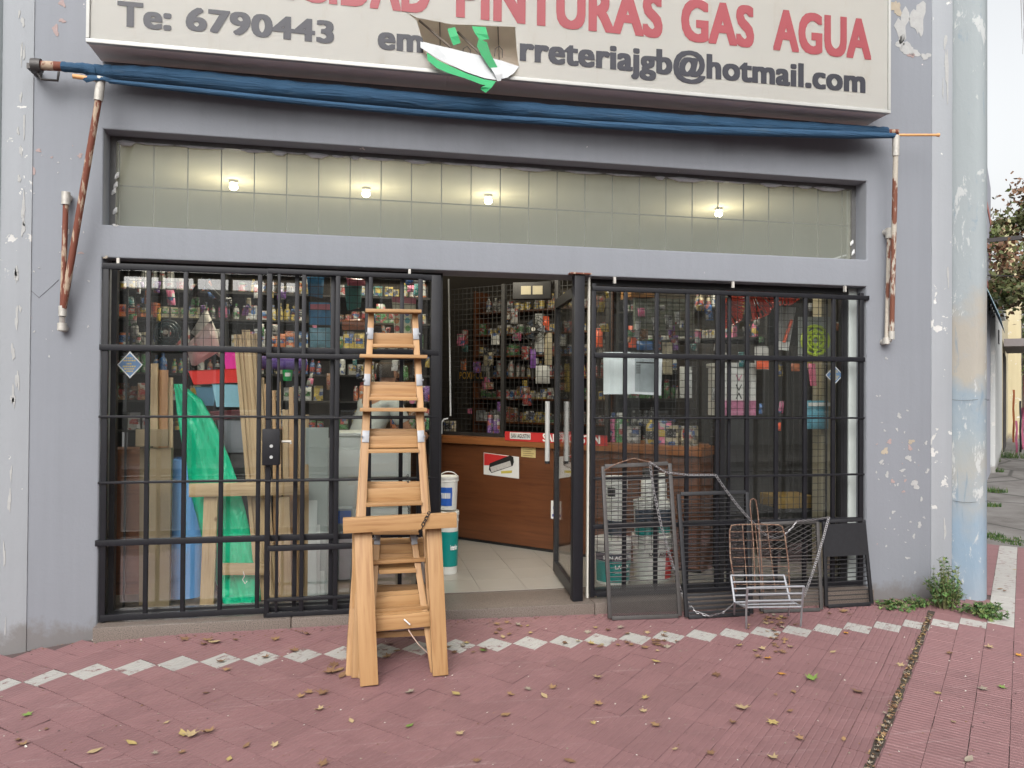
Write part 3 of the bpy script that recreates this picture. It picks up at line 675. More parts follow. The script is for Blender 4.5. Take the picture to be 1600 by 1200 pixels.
M_redtxt = paint((.27,.045,.055), .5, .12, 3); M_darktxt = paint((.022,.022,.032), .5, .15, 3)
def text(name, s, x0, x1, z0, z1, Y, mat, parent, bold=.03, M=None, up=.001, extr=True):
    """flat lettering; strokes are thickened by stacking slightly shifted copies a tenth of a millimetre apart"""
    cu = bpy.data.curves.new(name, 'FONT'); cu.body = s; cu.size = 1; cu.resolution_u = 4; cu.space_character = 1+bold*1.3
    o = bpy.data.objects.new(name, cu); scene.collection.objects.link(o); dg = bpy.context.evaluated_depsgraph_get()
    me = bpy.data.meshes.new_from_object(o.evaluated_get(dg)); bpy.data.objects.remove(o); bpy.data.curves.remove(cu)
    co = [(v.co.x, v.co.y) for v in me.vertices]; fs = [tuple(p.vertices) for p in me.polygons]; bpy.data.meshes.remove(me)
    a, c = min(p[0] for p in co)-bold, max(p[0] for p in co)+bold; e, f_ = min(p[1] for p in co)-bold*.6, max(p[1] for p in co)+bold*.6
    mb = MB().mat(mat); k = 0
    offs = [(0,0)]+[(bold*a_/3, bold*.5*b_/1.5) for a_ in (-3,-2,-1,0,1,2,3) for b_ in (-1.5,-.5,.5,1.5)] if bold else [(0,0)]
    for dx, dy in offs:
        mb.add([(x0+(x+dx-a)/(c-a)*(x1-x0), z0+(y+dy-e)/(f_-e)*(z1-z0), up+k*.00006) for x, y in co], fs); k += 1
    me = bpy.data.meshes.new(name); me.from_pydata(mb.v, [], mb.f); me.materials.append(mat)
    base = M if M is not None else Matrix.Translation((0, Y, 0)) @ XZ
    return link(bpy.data.objects.new(name, me), parent, base)
TY = SY-.0025
def X_(px, py): return at(px, py, TY).x
def Z_(px, py): return at(px, py, TY).z
zr0 = .5*(Z_(1230,82)+Z_(1345,93)); zr1 = .5*(Z_(1238,17)+Z_(1340,27))
for w, a, c in (('ELECTRICIDAD', 196, 672), ('PINTURAS', 712, 1035), ('GAS', 1064, 1178), ('AGUA', 1208, 1361)):
    text('red_lettering', w, X_(a,60), X_(c,60), zr0, zr1, TY, M_redtxt, sg, .050)
zt0 = Z_(300,53); zt1 = Z_(300,13)
text('dark_lettering', 'Te:', X_(183,40), X_(268,43), Z_(225,45), Z_(225,5), TY, M_darktxt, sg, .047)
text('dark_lettering', '6790443', X_(290,45), X_(522,55), Z_(400,58), Z_(400,21), TY, M_darktxt, sg, .047)
text('dark_lettering', 'em', X_(590,70), X_(661,70), Z_(620,80), Z_(620,52), TY, M_darktxt, sg, .047)
zb = Z_(1200,134)
text('dark_lettering', 'rreteriajgb@hotmail.com', X_(812,90), X_(1352,135), Z_(1010,126), Z_(1150,88)+.008, TY, M_darktxt, sg, .047)
# torn flaps and green tape
def sheet(name, grid, mat, parent, smooth=True, th=.0015):
    vs = []; fs = []; n = len(grid[0])
    for row in grid:
        for q in row: vs.append(Vector(q))
    for i in range(len(grid)-1):
        for k in range(n-1): fs.append((i*n+k, i*n+k+1, (i+1)*n+k+1, (i+1)*n+k))
    o = MB().mat(mat).add(vs, fs).build(name, parent, smooth=smooth)
    md = o.modifiers.new('thickness', 'SOLIDIFY'); md.thickness = th*.6; return o
M_flap = paint((.44,.45,.46), .55, .14, 14); M_tape = paint((.012,.30,.10), .6, .18, 18); M_tape2 = paint((.01,.22,.07), .6, .2, 18)
top = [(657,64),(680,70),(702,75),(730,82),(758,88),(785,95),(811,104)]; mid = [(657,74),(676,84),(700,93),(728,103),(756,111),(778,114),(803,114)]; bot = [(666,80),(684,92),(703,101),(730,113),(757,122),(776,125),(793,121)]
sheet('torn_flap', [[at(*q,SY-.002) for q in top], [at(q[0],q[1],SY-.035-.012*math.sin(k*2.1)) for k, q in enumerate(mid)], [at(q[0],q[1],SY-.05-.01*math.sin(k*1.7)) for k, q in enumerate(bot)]], M_flap, sg, False)
bt = [(667,82),(684,94),(703,103),(730,115),(757,124),(775,127)]; bb = [(668,94),(682,106),(700,114),(726,122),(752,132),(764,134)]
sheet('green_tape', [[at(*q,SY-.055) for q in bt], [at(*q,SY-.062) for q in bb]], M_tape, sg, False)
sheet('green_tape', [[at(775,127,SY-.06), at(762,132,SY-.065)], [at(768,137,SY-.07), at(752,136,SY-.07)], [at(759,145,SY-.06), at(751,140,SY-.06)]], M_tape, sg, False)
sheet('green_tape', [[at(699,45,SY-.004), at(711,42,SY-.004)], [at(703,58,SY-.012), at(716,56,SY-.016)], [at(708,71,SY-.01), at(720,67,SY-.01)]], M_tape, sg, False)
sheet('green_tape', [[at(737,41,SY-.004), at(759,42,SY-.004)], [at(742,52,SY-.012), at(762,54,SY-.02)], [at(750,63,SY-.02), at(765,61,SY-.016)]], M_tape, sg, False)
sheet('green_tape', [[at(748,60,SY-.022), at(761,66,SY-.02)], [at(745,72,SY-.03), at(764,76,SY-.03)], [at(752,86,SY-.045), at(768,87,SY-.04)], [at(766,107,SY-.06), at(778,106,SY-.056)]], M_tape2, sg, False)
sheet('torn_flap', [[at(767,106,SY-.062), at(780,105,SY-.06)], [at(774,118,SY-.07), at(784,115,SY-.07)], [at(777,127,SY-.066), at(783,126,SY-.066)]], M_flap, sg, False)

# ------------------------------------------------------------------ awning
M_canv, nt, b = nmat('canvas'); v = worldpos(nt, (1,6,6)); f = noise(nt, 3, 5, .6, v)
c = mixc(nt, f, (.008,.036,.082), (.018,.075,.15)); f3 = noise(nt, 14, 4, .7, worldpos(nt, (.4,2,2))); r = ramp(nt, f3, [(.55, (0,0,0)), (.75, (.55,.55,.55))]); c = mixc(nt, r.outputs[0], c, (.045,.075,.105))
nt.links.new(c, b.inputs['Base Color']); b.inputs['Roughness'].default_value = .8; bump(nt, b, noise(nt, 1.0, 5, .6, worldpos(nt, (2.2,38,38)), .8), .9, .02)
AY = -.135
aw = thing('rolled_awning', at(760,160,AY), 'rolled up blue canvas awning on a rusty pipe under the sign', 'awning')
cl = [(97,104),(130,107),(150,111),(180,114),(260,120),(400,136),(530,147),(700,163),(880,177),(1070,191),(1230,200),(1330,205),(1385,207)]
rs = [.028,.030,.038,.046,.053,.055,.055,.054,.052,.050,.048,.046,.038]
rg = random.Random(19); cp_ = []; cr_ = []
for k in range(len(cl)-1):
    for j in range(8):
        f_ = j/8; cp_.append(lerp(at(*cl[k],AY), at(*cl[k+1],AY), f_)+Vector((0,rg.uniform(-.003,.003),rg.uniform(-.003,.003)))); cr_.append((rs[k]*(1-f_)+rs[k+1]*f_)*rg.uniform(.93,1.06))
cp_.append(at(*cl[-1],AY)); cr_.append(rs[-1])
MB().mat(M_canv).tube(cp_, .05, 20, rs=cr_).build('canvas_roll', aw, smooth=True)
MB().mat(M_rustpipe).tube([at(54,102,AY), at(99,104,AY)], .027, 14).build('roller_pipe', aw, smooth=True)
MB().mat(M_rustpipe).tube([at(1384,206,AY), at(1403,206,AY)], .018, 10).build('roller_pipe', aw, smooth=True)
MB().mat(M_steelgrey).tube([at(50,102,AY), at(65,103,AY)], .040, 16).box((at(56,100,0).x,-.13,at(56,120,0).z),(at(66,100,0).x,0,at(56,112,0).z)).tube([at(58,112,AY), at(64,124,AY), at(90,126,AY+.05), at(92,112,AY+.08)], .007, 6).build('end_bracket', aw, smooth=True)
fr_ = [(170,127),(300,141),(420,154),(530,165),(640,175),(760,184),(900,193),(1070,203),(1230,208),(1330,211),(1398,212)]
FY = -.205
MB().mat(M_canv).tube([at(*q,FY) for q in fr_], .018, 10, rs=[.012,.017,.018,.019,.020,.021,.023,.026,.028,.026,.018]).build('front_hem', aw, smooth=True)
sheet('hem_scarf', [[at(122,119,FY), at(140,117,FY-.01), at(158,118,FY-.02), at(180,124,FY)], [at(135,129,FY-.01), at(146,126,FY-.03), at(160,125,FY-.03), at(176,131,FY-.01)]], M_canv, aw, th=.003)
M_dowel = paint((.60,.30,.12), .6, .15, 30)
MB().mat(M_dowel).tube([at(114,119,FY), at(150,124,FY)], .013, 10).build('bar_end', aw, smooth=True)
MB().mat(M_dowel).tube([at(1404,211,FY), at(1462,211,FY), at(1467,211,FY)], .010, 10, rs=[.009,.009,.014]).build('bar_end', aw, smooth=True)
def arm(par, top, bot, Yt, Yb, wt, wb, Yw, mat, rw):
    MB().mat(mat).tube([at(*top,Yt), at(*bot,Yb)], rw, 12).build('arm_tube', par, smooth=True)
    MB().mat(M_fitting).tube([at(top[0],top[1]-6,Yt)+Vector((0,0,.02)), lerp(at(*top,Yt), at(*bot,Yb), .07)], rw*1.35, 12).build('arm_socket', par, smooth=True)
    MB().mat(mat if mat is not M_rustpipe else M_rustpipe).tube([at(*wt,Yw), at(*wb,Yw)], rw*.8, 10).build('slide_rod', par, smooth=True)
    a = at(*wt, Yw); e = at(*bot, Yb); f = at(wb[0], wb[1]+2, Yw)
    MB().mat(M_fitting).tube([a+Vector((0,.07,.02)), a+Vector((0,0,.02))], .024, 12).tube([a+Vector((0,0,.045)), a+Vector((0,0,-.03))], .024, 12).build('wall_knuckle', par, smooth=True)
    MB().mat(M_fitting).tube([e+Vector((0,0,.03)), e+Vector((0,0,-.03))], .022, 10).tube([e+Vector((0,0,-.03)), f], .016, 8).tube([f+Vector((0,0,.02)), f+Vector((0,0,-.025))], .026, 12).tube([f+Vector((.0,.05,-.01)), f+Vector((0,-.01,-.01))], .022, 12).build('wall_knuckle', par, smooth=True)
arm(aw, (158,132), (98,486), FY, -.07, (103,312), (97,508), -.045, M_rustpipe, .019)
arm(aw, (1400,222), (1393,524), FY, -.07, (1389,366), (1385,530), -.045, M_pipewhite, .018)
#P3START

# ------------------------------------------------------------------ timber stepladders and trestle outside
M_hinge = paint((.24,.245,.26), .5, .15, 40, .5)
def wbeam(name, a, e, w, t, par, mat=None, ref=(0,-1,0)): return beam(name, a, e, w, t, mat or M_pine, par, ref)
def ladder(label, tL, tR, fL, fR, Yt, steps, back=.05, hinge=True, spreadR=0, plate=.05, wr=.042, hz=.075):
    """tL/tR top of the stiles, fL/fR feet: 3D points; steps as fractions from the top"""
    t = thing('stepladder', (fL+fR)/2, label, 'ladder', 'wooden stepladders leaning at the shop front')
    dL = (fL-tL).normalized(); dR = (fR-tR).normalized(); ux = (tR-tL).normalized(); up = -(dL+dR).normalized()
    wbeam('stile', fL, tL, wr, .026, t); wbeam('stile', fR, tR, wr, .026, t)
    # back frame, folded close behind, a little wider at the feet
    B = Vector((0, back, 0))
    wbeam('rear_leg', fL+B-ux*.035, tL+B*1.0+ux*.004-Vector((0,0,.03)), wr*.8, .022, t, M_pine2); wbeam('rear_leg', fR+B+ux*.035, tR+B-ux*.004-Vector((0,0,.03)), wr*.8, .022, t, M_pine2)
    c = (tL+tR)/2; ex = plate
    wbeam('top_board', tL-ux*ex+Vector((0,-.028,.012)), tR+ux*ex+Vector((0,-.028,.012)), .020, .105, t)
    for q in steps:
        a = lerp(tL, fL, q)+ux*.018+Vector((0,.012,0)); e = lerp(tR, fR, q)-ux*.018+Vector((0,.012,0))
        wbeam('step', a, e, .020, .095, t)
        wbeam('riser', a+Vector((0,.036,.046)), e+Vector((0,.036,.046)), .072, .016, t, M_pine)
    if hinge:
        for s, P, d in ((-1, tL, dL), (1, tR, dR)):
            h0 = P + d*hz + Vector((0,-.016,0)); z = -d; y = Vector((0,-1,0)); y = (y-z*y.dot(z)).normalized(); x = y.cross(z)
            M = Matrix((x, y, z)).transposed().to_4x4(); M.translation = h0
            hb = MB().mat(M_hinge).box((-wr*.5,-.001,-.035),(wr*.5,.003,.035), M); h = hb.build('hinge', t, bevel=.001)
            MB().mat(M_hinge).tube([h0+x*s*-.02+Vector((0,-.004,0)), h0+x*s*-.02+Vector((0,-.016,0))], .006, 8).build('bolt', h)
    return t
def top_pts(pl, pr, Y): return at(*pl, Y), at(*pr, Y)
# tallest at the back
Fl = atg(546,1040); Fr = atg(684,1030)
Fl2 = atg(549,1046)
tL, tR = top_pts((580,490),(648,491),-.30)
ladder('tallest of the nested pine stepladders, its narrow top board highest of all', tL, tR, Vector((Fl.x,Fl.y+.14,g(Fl.x,Fl.y+.14)))+Vector((.03,0,0)), Vector((Fr.x-.02,Fr.y+.10,g(Fr.x,Fr.y))), -.3, [(y_-490)/545 for y_ in (545,628,706,792,882,955)], back=.05, plate=.035, wr=.036, hz=.125)
tL, tR = top_pts((575,560),(653,561),-.37)
ladder('second tallest nested pine stepladder with a wide board below the topmost one', tL, tR, Vector((Fl.x+.03,Fl.y+.06,g(Fl.x,Fl.y))), Vector((Fr.x-.02,Fr.y+.03,g(Fr.x,Fr.y))), -.37, [(y_-560)/480 for y_ in (628,706,792,882,955)], back=.035, plate=.05, wr=.036, hz=.13)
Fl = atg(558,1062); Fr = atg(684,1050)
tL, tR = top_pts((573,643),(655,643),-.46)
ladder('third nested pine stepladder, its top board at the height of the white poster', tL, tR, Vector((Fl.x-.01,Fl.y+.03,g(Fl.x,Fl.y))), Vector((Fr.x-.015,Fr.y+.04,g(Fr.x,Fr.y))), -.46, [(y_-643)/412 for y_ in (710,797,887,960)], back=.035, plate=.04, wr=.040, hz=.15)
Fl = atg(565,1066); Fr = atg(681,1052)
tL, tR = top_pts((590,832),(645,832),-.66)
ladder('smallest pine stepladder standing behind the trestle legs', tL, tR, Vector((Fl.x+.03,Fl.y+.02,g(Fl.x,Fl.y))), Vector((Fr.x-.01,Fr.y+.02,g(Fr.x,Fr.y))), -.66, [(y_-832)/226 for y_ in (894,962)], back=.03, plate=.03, wr=.034, hz=.03)
# trestle in front
Fl = atg(577,1071); Fr = atg(688,1055)
th = thing('trestle', (Fl+Fr)/2, 'low pine trestle standing in front of the nested stepladders on the red pavement', 'trestle')
YT = -.86
a = at(552,822,YT); e = at(688,812,YT-.0)
wbeam('leg', Fl+Vector((0,0,.002)), at(567,829,YT), .092, .040, th, M_pine); wbeam('leg', Fr+Vector((0,0,.002)), at(677,817,YT+.02), .082, .040, th, M_pine)
wbeam('leg', Vector((Fl.x-.05, Fl.y+.30, g(Fl.x,Fl.y+.30))), at(563,829,YT+.05), .085, .036, th, M_pine2); wbeam('leg', Vector((Fr.x+.0, Fr.y+.26, g(Fr.x,Fr.y+.26))), at(674,818,YT+.07), .07, .036, th, M_pine2)
wbeam('top_beam', at(536,821,YT-.045), at(713,812,YT-.045), .078, .045, th, M_pine)
wbeam('crossbar', at(583,975,YT-.005), at(677,966,YT-.005), .078, .022, th, M_pine)
wbeam('crossbar', at(586,992,YT+.09), at(668,988,YT+.09), .03, .022, th, M_pine2)
M_cord = paint((.50,.36,.30), .8, .1)
c0 = at(637,970,YT-.03); MB().mat(M_white).tube([c0+Vector((-.02,-.003,.01)), c0+Vector((0,-.006,-.008)), c0+Vector((.012,-.002,-.02))], .004, 6).build('screw_hook', th)
tw = thing('cord', at(655,1000,YT-.02), 'thin pinkish cord hanging from the trestle crossbar to the right leg', 'cord')
MB().mat(M_cord).tube([at(638,984,YT-.03), at(645,995,YT-.05), at(655,1008,YT-.05), at(668,1020,YT-.02), at(670,1024,YT-.0)], .0028, 6).build('strand', tw)

# ------------------------------------------------------------------ chain, barbecue grids and fire basket
def chain(mb, pts, link_l=.026, r=.0023, w=.0075):
    P = [Vector(p) for p in pts]; seg = []
    tot = 0
    S = [0]
    for a, e in zip(P, P[1:]): S.append(S[-1]+(e-a).length)
    n = max(2, int(S[-1]/(link_l*.72)))
    def pt(s):
        for k in range(len(P)-1):
            if s <= S[k+1]+1e-9: return lerp(P[k], P[k+1], (s-S[k])/max(1e-9, S[k+1]-S[k]))
        return P[-1]
    for k in range(n):
        c = pt((k+.5)/n*S[-1]); d = (pt(min(S[-1], (k+1)/n*S[-1]))-pt(k/n*S[-1])).normalized()
        a = d.cross(Vector((0,1,0))); a = a.normalized() if a.length > .05 else Vector((1,0,0)); q = d.cross(a)
        if k % 2: a, q = q, a
        a = (a*.85+q*.5).normalized()
        L = link_l/2
        loop = [c-d*L*.95+a*0, c-d*L*.7+a*w*.8, c+a*w*.95, c+d*L*.7+a*w*.8, c+d*L*.95, c+d*L*.7-a*w*.8, c-a*w*.95, c-d*L*.7-a*w*.8, c-d*L*.95]
        mb.tube(loop, r, 4, cap=False)
    return mb
def sag(a, e, d, n=9): return [lerp(a, e, i/n) + Vector((0,0,-d*4*(i/n)*(1-i/n))) for i in range(n+1)]
def wire(mb, a, e, r, n=5): mb.tube([a, e], r, n)
def grid_frame(name, label, cat, TL, TR, BL, BR, fw, mat, nb, b0, b1, group=None, rod=.0035, extras=None, rodmat=None):
    t = thing(name, (BL+BR)/2, label, cat, group)
    y = (TR-TL).cross(BL-TL).normalized()
    if y.y > 0: y = -y
    ux = (TR-TL).normalized()
    wbeamx = lambda nm, a, e: beam(nm, a, e, fw, .018, mat, t, y, .002)
    wbeamx('side_rail', BL, TL); wbeamx('side_rail', BR, TR); wbeamx('top_rail', TL+ux*fw*.5, TR-ux*fw*.5); wbeamx('bottom_rail', BL+ux*fw*.5, BR-ux*fw*.5)
    for k in range(nb):
        q = b0+(b1-b0)*(k+.5)/nb
        MB().mat(rodmat or mat).tube([lerp(TL, BL, q)+ux*fw*.4, lerp(TR, BR, q)-ux*fw*.4], rod, 6).build('rod', t)
    return t, y
def diamond(mb, TL, TR, BL, BR, q0, q1, cell, ch, r, y):
    """expanded metal between fractions q0..q1 of the frame height"""
    a0 = lerp(TL, BL, q0); a1 = lerp(TR, BR, q0); c0 = lerp(TL, BL, q1); c1 = lerp(TR, BR, q1)
    W = (a1-a0).length; H = (c0-a0).length; nx = max(2, round(W/cell)); ny = max(1, round(H/ch))
    def P(i, j): u = i/nx; v = j/ny; return lerp(lerp(a0, a1, u), lerp(c0, c1, u), v)
    for j in range(ny):
        for i in range(nx):
            m_ = P(i+.5, j); 
            for s in ((P(i, j+.5), P(i+.5, j)), (P(i+.5, j), P(i+1, j+.5)), (P(i, j+.5), P(i+.5, j+1)), (P(i+.5, j+1), P(i+1, j+.5))): mb.tube(s, r, 3, cap=False)
M_gridb = paint((.055,.05,.05), .55, .3, 40, .3)
GRP = 'barbecue grids leaning on the right grille'
def G_(px, py, dy=0): p = atg(px, py); return p+Vector((0,dy,0))
TL, TR, BL, BR = at(942,729,-.03), at(1046,724,-.03), G_(953,969), G_(1062,965)
BL.z += .012; BR.z += .012
t, y = grid_frame('barbecue_grid', 'tall narrow barbecue grid with fine mesh foot, in front of the paint buckets', 'barbecue grid', TL, TR, BL, BR, .026, M_steelgrey, 26, .03, .78, GRP)
mb = MB().mat(M_steelgrey); diamond(mb, TL, TR, BL, BR, .79, .99, .017, .011, .0019, y); mb.build('expanded_mesh', t)
q = []
TL, TR, BL, BR = at(1060,772,-.04), at(1167,769,-.04), G_(1073,967), G_(1176,963,.02)
BL.z += .012; BR.z += .012
t, y = grid_frame('barbecue_grid', 'black barbecue grid between the tall narrow grid and the rusty wire rack', 'barbecue grid', TL, TR, BL, BR, .026, M_steeldark, 21, .03, .80, GRP)
for k in range(5):
    qq = .83+k*.035; beam('slat', lerp(TL,BL,qq)+Vector((.015,0,0)), lerp(TR,BR,qq)-Vector((.015,0,0)), .018, .004, M_steeldark, t, y, .001)
TL, TR, BL, BR = at(1186,819,-.05), at(1277,815,-.05), G_(1190,958), G_(1283,955)
BL.z += .012; BR.z += .012
t, y = grid_frame('barbecue_grid', 'grey barbecue grid with diamond mesh across its top, behind the silver fire basket', 'barbecue grid', TL, TR, BL, BR, .024, M_steelgrey, 14, .37, .93, GRP)
mb = MB().mat(M_steelgrey); diamond(mb, TL, TR, BL, BR, .02, .36, .075, .036, .0032, y); mb.build('expanded_mesh', t)
TL, TR, BL, BR = at(1287,815,-.05), at(1349,812,-.05), G_(1291,950), G_(1362,946)
BL.z += .012; BR.z += .012
t, y = grid_frame('barbecue_grid', 'small black barbecue grid with a solid plate top, nearest to the right wall pillar', 'barbecue grid', TL, TR, BL, BR, .024, M_steeldark, 10, .44, .96, GRP)
MB().mat(M_steeldark).prism([lerp(TL,BL,.03)+Vector((-.01,-.010,0)), lerp(TR,BR,.03)+Vector((.01,-.010,0)), lerp(TR,BR,.42)+Vector((.01,-.010,0)), lerp(TL,BL,.42)+Vector((-.01,-.010,0))], (0,.004,0)).build('top_plate', t)
# rusty double wire rack with looped handle
rk = thing('wire_rack', G_(1190,950), 'rusty folding wire fish rack with a tall looped handle, behind the silver basket', 'wire rack')
Yk = -.14; Yb2 = -.24
def rk_pt(px, py): 
    f = (py-800)/110; return at(px, py, Yk+(Yb2-Yk)*max(0, min(1.3, f)))
fr_pts = [rk_pt(*q) for q in ((1150,925),(1141,870),(1140,830),(1143,821),(1151,820),(1185,819),(1216,820),(1222,823),(1226,835),(1232,880),(1234,925))]
MB().mat(M_rustwire).tube(fr_pts, .0048, 6).build('rack_frame', rk, smooth=True)
for x0, x1 in ((1160,1168),(1180,1190),(1198,1212),): MB().mat(M_rustwire).tube([rk_pt(x0,820), rk_pt(x1,925)], .003, 5).build('rod', rk)
for k, yy in enumerate((831,844,857,871,885,899,913)): MB().mat(M_rustwire).tube([rk_pt(1141+k*1.2,yy), rk_pt(1225+k*1.4,yy)], .0028, 5).build('rod', rk)
MB().mat(M_rustwire).tube([rk_pt(1180,925), rk_pt(1177,845), rk_pt(1172,790), rk_pt(1173,781), rk_pt(1177,779), rk_pt(1181,782), rk_pt(1184,800), rk_pt(1193,925)], .0042, 6).build('handle', rk, smooth=True)
# silver fire basket: curved log holder of rods on four legs
fbk = thing('fire_basket', G_(1200,975), 'silver painted slatted iron fire basket on four thin legs, chained at the grids', 'fire basket')
P_bk0, P_bk1 = at(1142,899,-.36), at(1225,899,-.36)
P_m0, P_m1 = at(1148,941,-.40), at(1234,938,-.40)
P_l0, P_l1 = at(1166,949,-.58), at(1253,948,-.58)
P_f0, P_f1 = at(1168,918,-.66), at(1256,916,-.66)
LB0, LB1, LF0, LF1 = G_(1147,962), G_(1232,962), G_(1166,982), G_(1251,979)
def srod(a, e, r=.0062, nm='rod'): MB().mat(M_silver).tube([a, e], r, 8).build(nm, fbk, smooth=True)
for q in (0, .25, .5, .75): srod(lerp(P_bk0, P_m0, q), lerp(P_bk1, P_m1, q))
for q in (0, .5, 1): srod(lerp(P_m0, P_l0, q), lerp(P_m1, P_l1, q))
for q in (.33, .66, 1): srod(lerp(P_l0, P_f0, q), lerp(P_l1, P_f1, q))
for a, b_, c, d in ((P_bk0, P_m0, P_l0, P_f0), (P_bk1, P_m1, P_l1, P_f1)):
    MB().mat(M_silver).tube([a, b_, c, d], .008, 6).build('side_frame', fbk)
for a, e in ((P_m0, LB0), (P_m1, LB1), (P_l0, LF0), (P_l1, LF1)): srod(a, e, .0065, 'leg')
M_chain = paint((.34,.33,.34), .35, .2, 60, .8)
ch = thing('chain', at(1117,742,-.06), 'steel chain looped from the right grille through the grids and fire basket', 'chain')
hk = at(1118,742,-.05)
mb = MB().mat(M_chain)
chain(mb, sag(hk, at(1182,822,-.12), .02)); chain(mb, sag(at(1182,822,-.12), at(1245,814,-.08), .10)); chain(mb, sag(at(1245,814,-.08), at(1295,808,-.08), .005)); chain(mb, sag(at(1295,808,-.08), at(1256,932,-.5), .03))
chain(mb, [hk, at(1075,742,-.05), at(1040,738,-.06), at(1015,722,-.06)]); chain(mb, [at(1015,722,-.06), at(1022,770,-.08), at(1034,825,-.12), at(1050,880,-.16), at(1066,930,-.2), at(1085,955,-.25), at(1108,963,-.3), at(1130,957,-.34), at(1148,942,-.38)], .03, .0022)
mb.build('links', ch)
MB().mat(M_rustwire).tube([at(944,735,-.05), at(965,724,-.06), at(990,716,-.06), at(1015,722,-.06)], .004, 6).build('tie_wire', ch)
lc = thing('ladder_chain', at(665,800,-.6), 'dark thin chain tying the stepladders to the trestle beam', 'chain')
chain(MB().mat(M_steeldark), [at(637,742,-.42), at(638,775,-.5), at(639,805,-.6)], .02, .002, .006).build('links', lc)
lc = thing('padlock_chain', at(665,812,-.9), 'short dark chain wound round the right part of the trestle beam', 'chain')
chain(MB().mat(M_steeldark), [at(671,800,YT-.05), at(668,806,YT-.075), at(664,814,YT-.075), at(659,823,YT-.07), at(655,832,YT-.04)], .024, .0026, .008).build('links', lc)

# ------------------------------------------------------------------ counter, interior fittings
ZC = 1.06
CP = atz(868,865,ZF); CD = Vector((.707,-.707,0)); CN = Vector((.707,.707,0))   # counter foot line, 45 degrees
cm = thing('counter', (CP.x, CP.y, ZF), 'long brown varnished wooden shop counter set diagonally inside the doorway', 'counter')
MC = Matrix((CD, CN, Vector((0,0,1)))).transposed().to_4x4(); MC.translation = Vector((CP.x, CP.y, 0))
nrm = (-.707,-.707,0)
rEnd = atp(1094,800,CP,nrm); uE = (rEnd-CP).dot(CD); uS = -1.9
HC = atp(900,690,CP,nrm).z
def cbox(nm, a, e, mat, par=cm, bev=.003): return MB().mat(mat).box(a, e, MC).build(nm, par, bevel=bev)
def cbeam(nm, u0, u1, z0, z1, v0, v1, mat):
    w = z1-z0; p0 = MC @ Vector((u0,(v0+v1)/2,(z0+z1)/2)); p1 = MC @ Vector((u1,(v0+v1)/2,(z0+z1)/2)); return beam(nm, p0, p1, w, v1-v0, mat, cm, nrm, .003)
cbeam('front_panel', uS, uE, ZF+.03, HC-.07, 0, .03, M_brownwood)
cbox('plinth', (uS,.02,ZF+.001), (uE,.05,ZF+.029), M_blackd)
cbeam('counter_top', uS, uE+.02, HC-.069, HC, -.03, .55, M_brownwood2)
cbox('end_panel', (uE-.03,.031,ZF+.001), (uE,.5,HC-.07), M_brownwood)
def cpt(px, py, v=0.0):   # point on a plane parallel to the counter front, v metres behind it
    return atp(px, py, CP + CN*v, nrm)
def cuv(px, py, v=0.0): p = cpt(px, py, v); return ((p-CP).dot(CD), p.z)
def card(name, px, v, mat, par, th=.002):
    """flat card on the counter front given its four corners in the photograph"""
    return MB().mat(mat).prism([cpt(x, y, v) for x, y in px], CN*-th).build(name, par)
MCV = lambda v: (lambda M: M)(Matrix((CD, Vector((0,0,1)), -CN)).transposed().to_4x4())
def ctext(s, px0, px1, py0, py1, v, mat, par, bold=.03):
    M = MCV(0); M.translation = Vector((CP.x, CP.y, 0)) + CN*v
    (u0, z0), (u1, z1) = cuv(px0, py1, v), cuv(px1, py0, v)
    z0 = cuv((px0+px1)/2, py1, v)[1]; z1 = cuv((px0+px1)/2, py0, v)[1]
    return text('lettering', s, u0, u1, z0, z1, 0, mat, par, bold, M)
M_redp = paint((.50,.03,.03), .4, .1); M_cardw = paint((.66,.66,.64), .5, .06); M_txtw = paint((.8,.8,.78), .5, .02); M_txtk = paint((.015,.015,.015), .5, .1)
rs_ = thing('advert_strip', cpt(870,683,-.034), 'long red paint brand strip along the edge of the brown counter', 'advert strip')
card('strip', [(789,674),(949,681),(949,697),(789,688)], -.032, M_redp, rs_)
card('white_label', [(797,675.5),(829,676.5),(829,687),(797,685.5)], -.035, M_cardw, rs_); ctext('SAN AGUSTIN', 798.5, 827.5, 678, 684.5, -.038, M_txtk, rs_, .02)
ctext('SAN AGUSTIN', 848, 938, 679, 692, -.0355, M_txtw, rs_, .045)
pb = thing('battery_poster', cpt(783,728,-.004), 'battery advertising poster with a black battery drawing on the counter front', 'poster')
card('sheet', [(756,707),(811,714),(811,748),(756,741)], -.001, M_cardw, pb); card('red_field', [(756.5,708),(803,714),(764,727),(756.5,727)], -.0035, M_redp, pb, .001)
card('battery', [(765,724),(797,711.5),(802,714),(803,722),(801,728),(768,739),(764,734)], -.005, M_txtk, pb, .001)
card('battery_band', [(766,730),(797,720),(799,728),(768,738)], -.0065, paint((.5,.48,.46), .4, .3, 60), pb, .001)
card('yellow_caption', [(783,736),(800,735),(800,739),(783,740)], -.0035, paint((.5,.42,.08), .5), pb, .001)
nt_ = thing('notice', cpt(826,705,-.004), 'small yellow printed notice under the red strip on the counter', 'notice'); card('sheet', [(814.5,695),(837,696.5),(837,715.5),(814.5,713.5)], -.001, paint((.55,.44,.20), .6), nt_)
for k in range(5): card('text_line', [(817,698+k*3.2),(834-(k%3)*2,699.2+k*3.2),(834-(k%3)*2,700+k*3.2),(817,698.8+k*3.2)], -.0035, paint((.18,.12,.04), .6), nt_, .0006)
st = thing('sticker', cpt(868,796,-.004), 'white sticker with a blue round symbol low on the counter by the door', 'sticker'); card('sheet', [(861,782),(877,783),(877,812),(861,810)], -.001, M_cardw, st)
M_blue = paint((.02,.06,.30), .5, .1)
